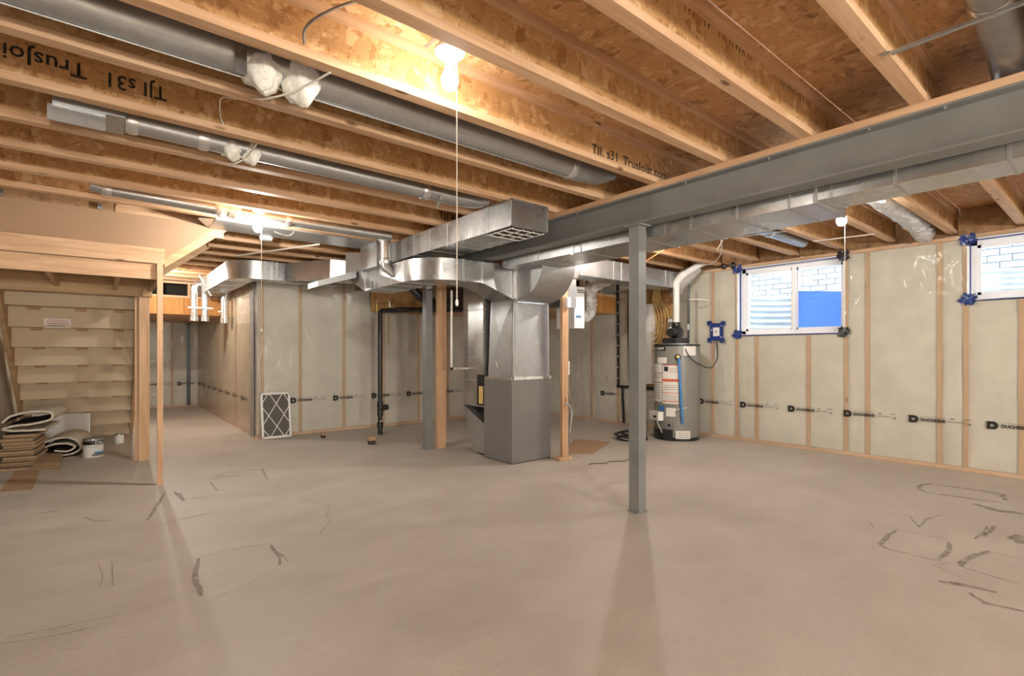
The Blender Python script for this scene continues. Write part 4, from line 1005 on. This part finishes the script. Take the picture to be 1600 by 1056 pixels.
MB().tube([tank_pt(X_(1033), Z_(655), 0.06), tank_pt(X_(1036), Z_(664), 0.055), tank_pt(X_(1038), Z_(672), 0.03)], 0.006, 6).build('sensor_wire', 'white_cable', wh, True)
knob('access_port', 'galvanized_dull', wh, X_(1047), Z_(660), 0.055, 0, 0.02); knob('port_cap', 'black_plastic', wh, X_(1047), Z_(660), 0.022, 0.02, 0.03)
patch('burner_door', 'black_plastic', wh, X_(1024), X_(1052), Z_(682), Z_(667), 0.012)
knob('drain_valve', 'brass', wh, X_(1058), Z_(641), 0.008, 0, 0.05)
MB().tube([tank_pt(X_(1053), Z_(637), 0.03), tank_pt(X_(1071), Z_(633), 0.02)], 0.005, 6).build('lever', 'white_plastic', wh)
# blower on the lid
bl = box('blower_base', 'black_plastic', wh, hx-0.17, hx+0.10, hy-0.10, hy+0.12, HT+0.006, HT+0.085)
MB().lathe([(0.075, -0.06), (0.085, -0.05), (0.085, 0.05), (0.07, 0.06)], (hx-0.02, hy-0.01, HT+0.16), 20, 'y').build('blower_housing', 'black_plastic', wh, True, 40)
MB().lathe([(0.055, -0.07), (0.06, -0.06), (0.06, 0.05)], (hx-0.14, hy-0.03, HT+0.155), 18, 'x').build('motor', 'black_plastic', wh, True, 40)
MB().lathe([(0.05, 0.0), (0.058, 0.01), (0.058, 0.06), (0.05, 0.07)], (hx+0.02, hy+0.02, HT+0.235), 18).build('outlet_clamp', 'black_plastic', wh, True, 40)
vp = thing('vent_pipe', 'white plastic vent pipe rising from the water heater and bending to the joists', 'pipe', (hx, hy, 1.5))
MB().tube([(hx+0.02, hy+0.02, 1.605), (hx+0.02, hy+0.02, 2.14), (hx+0.035, hy+0.0, 2.20), (hx+0.08, hy-0.04, 2.26), (hx+0.25, hy-0.18, 2.40), (hx+0.36, hy-0.26, 2.48)], 0.044, 14).build('pipe', 'white_plastic', vp, True, 40)
MB().tube([(hx+0.02, hy+0.02, 2.10), (hx+0.02, hy+0.02, 2.15), (hx+0.045, hy-0.01, 2.215), (hx+0.10, hy-0.055, 2.28)], 0.052, 14).build('elbow_fitting', 'white_plastic', vp, True, 40)
gp = thing('gas_pipe', 'slim black pipe beside the white vent pipe above the water heater', 'pipe', (hx+0.16, hy-0.05, 1.3))
MB().tube([(hx+0.13, hy-0.10, 1.31), (hx+0.13, hy-0.10, 2.05), (hx+0.14, hy-0.10, 2.12)], 0.016, 8).build('pipe', 'black_plastic', gp, True)
MB().tube([(hx+0.13, hy-0.10, 1.50), (hx+0.13, hy-0.10, 1.58)], 0.024, 8).build('coupling', 'galvanized_dull', gp, True)
cable('thin pale water pipe running from the heater to the wall stud', [(hx+0.13, hy-0.11, 1.92), (6.45, 3.75, 1.92), (6.66, 3.74, 1.91)], 0.009, 'white_cable', 'water_pipe', 3)
fw = thing('foil_wrapped_duct', 'bulky foil wrapped vent shoulder behind the white vent pipe', 'duct', (6.45, 4.0, 2.2))
MB().tube([(6.42, 4.16, 2.05), (6.44, 4.10, 2.20), (6.50, 3.98, 2.32), (6.58, 3.86, 2.39)], [0.08, 0.11, 0.10, 0.06], 14).crumple(0.03, 18).build('sleeve', 'foil_flex', fw, True, 25)
MB().tube([(6.42, 4.16, 2.03), (6.42, 4.16, 2.06)], 0.09, 14).build('collar', 'foil', fw, True, 40)
cable('black power cord sagging from the heater top to the taped switch', [(6.02, 3.78, 1.31), (6.05, 3.66, 1.10), (6.30, 3.55, 0.98), (6.55, 3.58, 1.10), (6.66, 3.64, 1.24), (6.675, 3.66, 1.36)], 0.007, 'black_plastic')
sw = thing('wall_switch', 'white light switch in a box edged with blue tape on the plastic wall', 'switch', (XR-0.02, 3.66, 1.47))
box('electrical_box', 'blue_tape', sw, XR-0.022, XR-0.012, 3.565, 3.755, 1.355, 1.595)
box('switch_plate', 'white_plastic', sw, XR-0.030, XR-0.022, 3.615, 3.705, 1.415, 1.535)
box('toggle', 'black_plastic', sw, XR-0.040, XR-0.030, 3.655, 3.665, 1.465, 1.49)
for k, (y, z) in enumerate(((3.76, 1.60), (3.56, 1.59), (3.755, 1.36), (3.57, 1.35))):
    MB().grid(lambda u, v: (XR-0.028-0.01*noise.noise(Vector((u*3, v*3, k))), y+(u-0.5)*0.07, z+(v-0.5)*0.06), 4, 4).build('tape_tab', 'blue_tape', sw)
for k, (y, z) in enumerate(((3.59, 1.56), (3.59, 1.40), (3.73, 1.50))): MB().tube([(XR-0.022, y, z), (XR-0.026, y, z)], 0.010, 8).build('screw_cap', 'white_plastic', sw)

# ------------------------------------------------------------------ plumbing, electrical and boxes near the furnace
dp = thing('drain_stack', 'black plastic drain pipe standing by the back wall with clean-out', 'pipe', (3.13, 6.85, 0))
MB().tube([(3.13, 6.85, 0.0), (3.13, 6.85, 1.74), (3.14, 6.85, 1.775), (3.17, 6.85, 1.79), (3.72, 6.75, 1.83)], 0.033, 14).build('pipe', 'black_plastic', dp, True, 50)
MB().tube([(3.13, 6.85, 0.10), (3.13, 6.85, 0.18)], 0.045, 14).build('coupling', 'black_plastic', dp, True, 50)
MB().tube([(3.13, 6.85, 0.27), (3.13, 6.85, 0.48)], 0.043, 14).build('tee_fitting', 'black_plastic', dp, True, 50)
MB().tube([(3.14, 6.84, 0.38), (3.21, 6.77, 0.40)], 0.042, 14).build('clean_out', 'black_plastic', dp, True, 50)
MB().tube([(3.13, 6.815, 0.195), (3.13, 6.813, 0.20)], 0.02, 8).build('pipe_label', 'white_plastic', dp)
dp = thing('drain_pipe', 'thick black plastic pipe slanting under the supply branch', 'pipe', (3.2, 5.6, 1.8))
MB().tube([(2.90, 5.78, 2.39), (2.98, 5.75, 2.05), (3.20, 5.70, 1.86), (3.38, 5.66, 1.80), (3.62, 5.62, 1.84)], 0.055, 14).build('pipe', 'black_plastic', dp, True, 50)
MB().tube([(3.30, 5.68, 1.82), (3.42, 5.65, 1.80)], 0.066, 14).build('coupling', 'black_plastic', dp, True, 50)
dp = thing('drain_pipe', 'long thin black pipe running level behind the wood studs', 'pipe', (3.3, 6.5, 1.75))
MB().tube([(3.25, 6.6, 1.80), (4.6, 6.3, 1.83)], 0.03, 12).build('pipe', 'black_plastic', dp, True, 50)
MB().tube([(3.60, 6.52, 1.808), (3.70, 6.50, 1.811)], 0.04, 12).build('coupling', 'black_plastic', dp, True, 50)
wp = thing('condensate_pipe', 'thin white plastic pipe hanging down with a short elbow beside the furnace', 'pipe', (3.2, 5.0, 1.0))
MB().tube([(3.17, 5.0, 1.91), (3.17, 5.0, 1.005)], 0.013, 8).build('pipe', 'white_cable', wp, True)
MB().tube([(3.17, 5.0, 1.0), (3.42, 5.0, 0.998)], 0.010, 8).build('side_arm', 'white_cable', wp, True)
MB().tube([(3.155, 5.0, 1.0), (3.185, 5.0, 1.0)], 0.018, 8).build('elbow_fitting', 'black_plastic', wp, True)
wp = thing('water_line', 'thin tan tube hanging from copper fittings on the strand board strip', 'pipe', (3.5, 7.4, 1.3))
MB().tube([(3.60, 7.525, 1.93), (3.60, 7.525, 1.30)], 0.010, 8).build('tube', 'yellow_cable', wp, True)
MB().tube([(3.38, 7.525, 2.02), (3.38, 7.525, 1.80)], 0.010, 8).build('copper_riser', 'brass', wp, True)
MB().tube([(3.36, 7.525, 1.95), (3.66, 7.525, 1.97)], 0.010, 8).build('copper_branch', 'brass', wp, True)
MB().tube([(3.60, 7.525, 2.00), (3.60, 7.525, 1.92)], 0.015, 8).build('valve', 'galvanized', wp, True)
bx_ = thing('wall_cabinet', 'slim white appliance box with blue lettering behind the wood stud', 'appliance', (4.75, 4.55, 1.5))
box('casing', 'white_plastic', bx_, 4.62, 4.80, 4.42, 4.74, 1.495, 2.02)
m = MB(); x = 4.645
for w in (0.018, 0.022, 0.02, 0.02): m.box(x, x+w, 4.4185, 4.42, 1.625, 1.655); x += w+0.004
m.box(4.762, 4.770, 4.4185, 4.42, 1.625, 1.655); m.build('printed_strip', 'sticker_blue', bx_)
m = MB()
m.box(4.68, 4.79, 4.4185, 4.42, 1.945, 1.985); m.build('dark_label', 'ink', bx_)
m = MB()
for k in range(3): m.box(4.69+k*0.034, 4.712+k*0.034, 4.4175, 4.4185, 1.955, 1.975)
m.build('label_print', 'paper', bx_)
th_ = thing('thermostat_box', 'small white plastic box screwed to the lone furnace stud', 'box', (4.03, 3.96, 1.75))
box('housing', 'white_plastic', th_, 3.985, 4.045, 3.925, 3.964, 1.685, 1.800); box('front_lip', 'white_paint', th_, 3.990, 4.040, 3.920, 3.925, 1.692, 1.793)
sb = thing('switch_box', 'narrow white switch on the side of the lone furnace stud', 'switch', (4.055, 3.98, 1.0))
box('housing', 'white_plastic', sb, 4.046, 4.064, 3.962, 3.99, 0.94, 1.09); box('rocker', 'white_paint', sb, 4.050, 4.060, 3.958, 3.962, 0.98, 1.05)
cable('dark cable running down the side of the lone furnace stud', [(4.050, 3.975, 1.90), (4.052, 3.972, 1.40), (4.052, 3.975, 0.95), (4.056, 3.965, 0.72), (4.10, 3.955, 0.60), (4.085, 3.965, 0.35), (4.052, 3.98, 0.06)], 0.009, 'grey_cable')
cable('grey flexible conduit looping off the lone furnace stud', [(3.99, 3.958, 0.62), (4.04, 3.945, 0.60), (4.075, 3.94, 0.52), (4.065, 3.945, 0.40), (4.055, 3.955, 0.30)], 0.010, 'galvanized_dull')
ep = thing('electrical_panel', 'tall white electrical panel on the wall behind the lone post', 'panel', (6.6, 4.8, 0.7))
box('casing', 'white_paint', ep, 6.555, 6.665, 4.655, 5.05, 0.70, 1.93); box('door', 'white_plastic', ep, 6.545, 6.555, 4.675, 5.03, 0.76, 1.87)
bd = struct(box('trim_11', 'osb_web', None, 6.665, 6.685, 4.28, 5.10, 0.65, 2.30), 'strand board backing behind the electrical panel')
for k in range(5):
    y = 4.60-0.035*k
    cable('yellow cable fanning down beside the electrical panel, %s' % ('nearest the panel', 'second from the panel', 'middle of the bundle', 'second from the heater', 'nearest the heater')[k],
          [(6.50, 4.50-0.01*k, 2.28), (6.56, y+0.03, 2.0), (6.64, y-0.02*k+0.03, 1.75), (6.63, y-0.01+0.025*math.sin(k), 1.52-0.05*k), (6.60, y+0.07, 1.43-0.06*k), (6.57, 4.66, 1.42-0.07*k)], 0.009, 'yellow_cable')
cable('black cable bundle drooping into the top of the panel', [(5.95, 4.4, 2.08), (6.3, 4.62, 1.93), (6.58, 4.82, 1.98), (6.6, 4.85, 2.1)], 0.022, 'black_plastic')
cable('dark cable running down the far side of the panel', [(6.62, 5.12, 2.2), (6.63, 5.14, 1.6), (6.62, 5.10, 0.75)], 0.016, 'black_plastic')
gm = thing('gas_meter_valve', 'small grey valve body on the wall above the water heater', 'valve', (6.6, 4.32, 1.6))
box('body', 'galvanized_dull', gm, 6.60, 6.66, 4.30, 4.38, 1.56, 1.70); MB().tube([(6.60, 4.34, 1.66), (6.57, 4.34, 1.66)], 0.028, 12).build('dial', 'white_plastic', gm, True)
MB().tube([(6.59, 4.34, 1.56), (6.59, 4.32, 1.46)], 0.035, 12).build('regulator', 'galvanized', gm, True)
# hose coils on the floor by the lone post
hs = thing('hose_coil', 'loose coil of black hose on the floor beside the water heater', 'hose', (5.7, 4.3, 0))
for i, (r, z, dx, dy) in enumerate(((0.20, 0.014, 0, 0), (0.17, 0.040, 0.02, -0.01), (0.20, 0.066, -0.03, 0.02), (0.18, 0.092, 0.01, 0.0))):
    MB().tube([(5.62+dx+r*math.cos(a), 4.30+dy+r*math.sin(a), z+0.006*math.sin(3*a)) for a in [2*math.pi*k/28 for k in range(29)]], 0.012, 7).build('loop', 'black_plastic', hs, True)
MB().tube([(5.76, 4.18, 0.09), (5.83, 4.20, 0.18), (5.85, 4.25, 0.30)], 0.012, 7).build('tail', 'black_plastic', hs, True)

# ------------------------------------------------------------------ loose things on the floor
cb = thing('cardboard_sheet', 'flat brown cardboard sheet on the floor right of the furnace', 'cardboard', (4.7, 4.35, 0))
MB().hexa([(4.16,4.23,0.001),(4.46,3.98,0.001),(5.22,4.33,0.001),(5.04,4.80,0.001),(4.16,4.23,0.005),(4.46,3.98,0.005),(5.22,4.33,0.005),(5.04,4.80,0.005)]).build('sheet', 'cardboard', cb)
cb = tag(MB().hexa([(-0.67,6.10,0.001),(-0.46,6.02,0.001),(-0.47,6.93,0.001),(-0.66,7.06,0.001),(-0.67,6.10,0.006),(-0.46,6.02,0.006),(-0.47,6.93,0.006),(-0.66,7.06,0.006)]).build('cardboard_sheet', 'cardboard'), 'thin brown board lying flat in front of the cardboard stack', 'cardboard')
for k in range(3):
    z = 0.001+k*0.022; j = 0.012*k
    tag(MB().hexa([(-0.555+j,7.02,z),(-0.335+j,6.85,z),(-0.33,7.55,z),(-0.53,7.70,z),(-0.555+j,7.02,z+0.019),(-0.335+j,6.85,z+0.019),(-0.33,7.55,z+0.019),(-0.53,7.70,z+0.019)]).build('cardboard_sheet', 'cardboard'),
        ('lowest board of the low pile under the folded carpet', 'middle board of the low pile under the folded carpet', 'top board of the low pile under the folded carpet')[k], 'cardboard', 'boards in the low pile')
z = 0.002; n = 0
ORD = ['lowest on the floor']+[o+' from the floor' for o in 'second third fourth fifth sixth seventh eighth ninth tenth eleventh twelfth thirteenth fourteenth fifteenth sixteenth seventeenth eighteenth'.split()]
while z < 0.36:
    h = random.choice((0.016, 0.02, 0.026, 0.03)); j1, j2 = random.uniform(-0.02, 0.02), random.uniform(-0.03, 0.03)
    t = thing('flattened_carton', 'flattened brown carton in the stack by the stair wall, %s' % ORD[n], 'cardboard', (-0.63, 7.3, z), 'flattened cartons in the tall stack')
    MB().hexa([(-0.765+j1,7.12+j2,z),(-0.515+j1,7.06+j2,z),(-0.46+j1,7.55,z),(-0.76+j1,7.60,z)]+[(-0.765+j1,7.12+j2,z+h),(-0.515+j1,7.06+j2,z+h),(-0.46+j1,7.55,z+h),(-0.76+j1,7.60,z+h)]).build('panel', 'cardboard', t)
    MB().hexa([(-0.755+j1,7.125+j2,z+h),(-0.525+j1,7.075+j2,z+h),(-0.47+j1,7.54,z+h),(-0.75+j1,7.59,z+h)]+[(-0.755+j1,7.125+j2,z+h+0.006),(-0.525+j1,7.075+j2,z+h+0.006),(-0.47+j1,7.54,z+h+0.006),(-0.75+j1,7.59,z+h+0.006)]).build('gap_edge', 'dark_edge', t)
    z += h+0.0065; n += 1
ZS = z
def carpet(label, path, y0, y1, th, skew=0.0):
    """folded carpet: a thick strip following path in x,z, running from y0 to y1"""
    P = [Vector((p[0], 0, p[1])) for p in path]; Q = []
    for i in range(len(P)-1):
        a, b, c, d = P[max(i-1, 0)], P[i], P[i+1], P[min(i+2, len(P)-1)]
        for k in range(7):
            u = k/7; Q.append(0.5*((2*b)+(c-a)*u+(2*a-5*b+4*c-d)*u*u+(3*b-a-3*c+d)*u**3))
    Q.append(P[-1]); m = MB(); NY = 6; L = len(Q)
    T = thing('folded_carpet', label, 'carpet', (P[0].x, (y0+y1)/2, 0))
    for side, mat, nm in ((1, 'carpet', 'pile'), (-1, 'dark_edge', 'backing')):
        m = MB(); off0, off1 = (0.12, 1.0) if side > 0 else (0.0, 0.12)
        for i, q in enumerate(Q):
            t = (Q[min(i+1, L-1)]-Q[max(i-1, 0)]).normalized(); nrm = Vector((-t.z, 0, t.x))
            for j in range(NY+1):
                y = y0+(y1-y0)*j/NY; w = 0.008*noise.noise(Vector((i*0.25, y*4, 3)))
                for o in (off0, off1):
                    m.v.append((q.x+nrm.x*th*o+skew*(y-y0), y+0.012*noise.noise(Vector((i*0.4, j, 8))), max(0.0015, q.z+nrm.z*th*o+w)))
        W = 2*(NY+1)
        for i in range(L-1):
            for j in range(NY):
                a = i*W+2*j; b = (i+1)*W+2*j
                m.f += [(a, b, b+2, a+2), (a+1, a+3, b+3, b+1)]
            a = i*W; b = a+W; m.f += [(a, a+1, b+1, b)]; a = i*W+2*NY; b = a+W; m.f += [(a, b, b+1, a+1)]
        for i in (0, L-1):
            for j in range(NY): a = i*W+2*j; m.f.append((a, a+1, a+3, a+2))
        m.build(nm, mat, T, True, 60)
    return T
carpet('thick beige carpet offcut folded on the tall carton stack', [(-0.44, ZS+0.012), (-0.60, ZS+0.012), (-0.74, ZS+0.03), (-0.775, ZS+0.055), (-0.73, ZS+0.085), (-0.60, ZS+0.10), (-0.46, ZS+0.12), (-0.40, ZS+0.155), (-0.44, ZS+0.20), (-0.58, ZS+0.205), (-0.70, ZS+0.165), (-0.755, ZS+0.11)][::-1], 7.12, 7.85, 0.022, 0.10)
carpet('beige carpet offcut rolled on the floor between stack and paint can', [(-0.40, 0.10), (-0.30, 0.08), (-0.24, 0.11), (-0.32, 0.15), (-0.46, 0.13), (-0.50, 0.085), (-0.40, 0.05), (-0.26, 0.045), (-0.19, 0.10), (-0.24, 0.19), (-0.36, 0.215), (-0.50, 0.17), (-0.575, 0.095), (-0.54, 0.025), (-0.38, 0.006), (-0.20, 0.006)][::-1], 7.62, 8.25, 0.020, 0.15)
dwp = thing('drywall_offcut', 'white drywall piece leaning upright behind the rolled carpet', 'drywall', (-0.3, 8.6, 0))
MB().hexa([(-0.66,8.50,0.0),(-0.11,8.42,0.0),(-0.11,8.435,0.0),(-0.66,8.515,0.0),(-0.66,8.62,0.42),(-0.11,8.54,0.40),(-0.11,8.555,0.40),(-0.66,8.635,0.42)]).build('board', 'drywall_white', dwp)
MB().hexa([(-0.112,8.418,0.0),(-0.104,8.418,0.0),(-0.104,8.437,0.0),(-0.112,8.437,0.0),(-0.112,8.538,0.40),(-0.104,8.538,0.40),(-0.104,8.557,0.40),(-0.112,8.557,0.40)]).build('cut_edge', 'white_paint', dwp)
def can(label, x, y, r, h, brand):
    t = thing('paint_can', label, 'can', (x, y, 0))
    MB().lathe([(r*0.97, 0.0), (r, 0.006), (r, h-0.006), (r*0.97, h)], (x, y, 0), 30).build('body', 'white_plastic', t, True, 35)
    MB().lathe([(r*1.02, 0.0), (r*1.03, 0.005), (r*1.02, 0.010)], (x, y, h-0.010), 30).build('rim', 'galvanized', t, True, 35)
    MB().lathe([(r*0.88, 0.0), (r*0.88, 0.004)], (x, y, h), 30).build('lid', 'galvanized_dull', t, True, 35)
    if not brand: return
    a0 = math.atan2(-y, -x)
    def wrap(nm, mat, s0, s1, z0, z1, e, par):
        return MB().grid(lambda u, v: (x+(r+e)*math.cos(a0+s0+(s1-s0)*u), y+(r+e)*math.sin(a0+s0+(s1-s0)*u), z0+(z1-z0)*v), 14, 1).build(nm, mat, par, True, 80)
    lb = wrap('label_top', 'black_plastic', -1.5, 1.5, h*0.70, h*0.93, 0.0015, t)
    wrap('label_panel', 'blue_strap', 0.1, 1.2, h*0.18, h*0.30, 0.0015, t); wrap('label_text_block', 'grey_cable', -0.1, 1.25, h*0.08, h*0.20, 0.002, t)
    tm = text_mesh('Dulux', 0.050, (0,0,0), (1,0,0), (0,1,0), 'lettering', 'white_paint', lb, 0.0008, width=0.085)
    for v in tm.data.vertices:
        an = a0+0.15+v.co.x/r; v.co = (x+(r+0.004)*math.cos(an), y+(r+0.004)*math.sin(an), h*0.745+v.co.y)
    MB().tube([(x+r*1.04*math.cos(a0-1.4), y+r*1.04*math.sin(a0-1.4), h*0.85)]+[(x+(r+0.012)*math.cos(a0-1.4+2.8*k/12), y+(r+0.012)*math.sin(a0-1.4+2.8*k/12), h*0.85-0.055*math.sin(math.pi*k/12)) for k in range(1, 12)]+[(x+r*1.04*math.cos(a0+1.4), y+r*1.04*math.sin(a0+1.4), h*0.85)], 0.0025, 6).build('wire_handle', 'galvanized', t, True)
can('white paint can with black label band beside the rolled carpet', -0.065, 7.50, 0.093, 0.205, True)
can('small white can under the lowest stair treads', 0.19, 8.38, 0.050, 0.115, False)
# furnace filter leaning on the alcove corner
ff = thing('furnace_filter', 'pleated grey air filter with white lattice face leaning at the wall corner', 'filter', (1.9, 7.5, 0))
F0, F1 = Vector((1.700, 7.475, 0.002)), Vector((2.085, 7.475, 0.002)); UPV = Vector((0.0, 0.10, 0.622)); NV = Vector((0, -0.022, 0.0035))
def FP(u, v, o=0.0): return tuple(F0+(F1-F0)*u+UPV*v+NV*o)
def fbox(name, mat, u0, u1, v0, v1, o0, o1): MB().hexa([FP(u0,v0,o0),FP(u1,v0,o0),FP(u1,v0,o1),FP(u0,v0,o1),FP(u0,v1,o0),FP(u1,v1,o0),FP(u1,v1,o1),FP(u0,v1,o1)]).build(name, mat, ff)
m = MB(); NP = 40
for i in range(NP+1):
    for j in (0.03, 0.97): m.v.append(FP(0.04+0.92*i/NP, j, 0.7 if i % 2 else 0.25))
for i in range(NP): m.f.append((2*i, 2*i+1, 2*i+3, 2*i+2))
m.build('pleated_media', 'filter_grey', ff)
for a in ((0, 1, 0, 0.045), (0, 1, 0.955, 1), (0, 0.07, 0.0, 1), (0.93, 1, 0, 1)): fbox('frame_side', 'white_plastic', *a, 0, 1.0)
def strut(u0, v0, u1, v1):
    p, q = Vector(FP(u0, v0, 0.88)), Vector(FP(u1, v1, 0.88)); MB().bar(p, q, 0.010, 0.003, NV).build('lattice_strip', 'white_plastic', ff)
for u0, v0, u1, v1 in ((0.03,0.76,0.28,0.99),(0.03,0.28,0.76,0.99),(0.28,0.02,0.97,0.70),(0.76,0.02,0.97,0.22),(0.28,0.99,0.97,0.30),(0.76,0.99,0.97,0.76),(0.03,0.70,0.76,0.02),(0.03,0.22,0.28,0.02)): strut(u0, v0, u1, v1)
def stub(label, x, y, s, h):
    t = thing('wood_block', label, 'block', (x, y, 0))
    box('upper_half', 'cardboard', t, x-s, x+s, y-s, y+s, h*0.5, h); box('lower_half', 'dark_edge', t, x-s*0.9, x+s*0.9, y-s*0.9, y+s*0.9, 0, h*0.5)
stub('tiny brown block on the floor close to the back wall', 2.396, 7.085, 0.028, 0.075)
stub('small brown block on the floor before the drain stack', 2.715, 6.20, 0.042, 0.105)
tag(MB().tube([(4.0+0.05*i, 3.62+0.03*math.sin(i*1.3)-0.012*i, 0.004) for i in range(12)], 0.004, 6).build('wire_scrap', 'black_plastic', None), 'thin black wire scrap curling on the floor before the lone stud', 'wire')
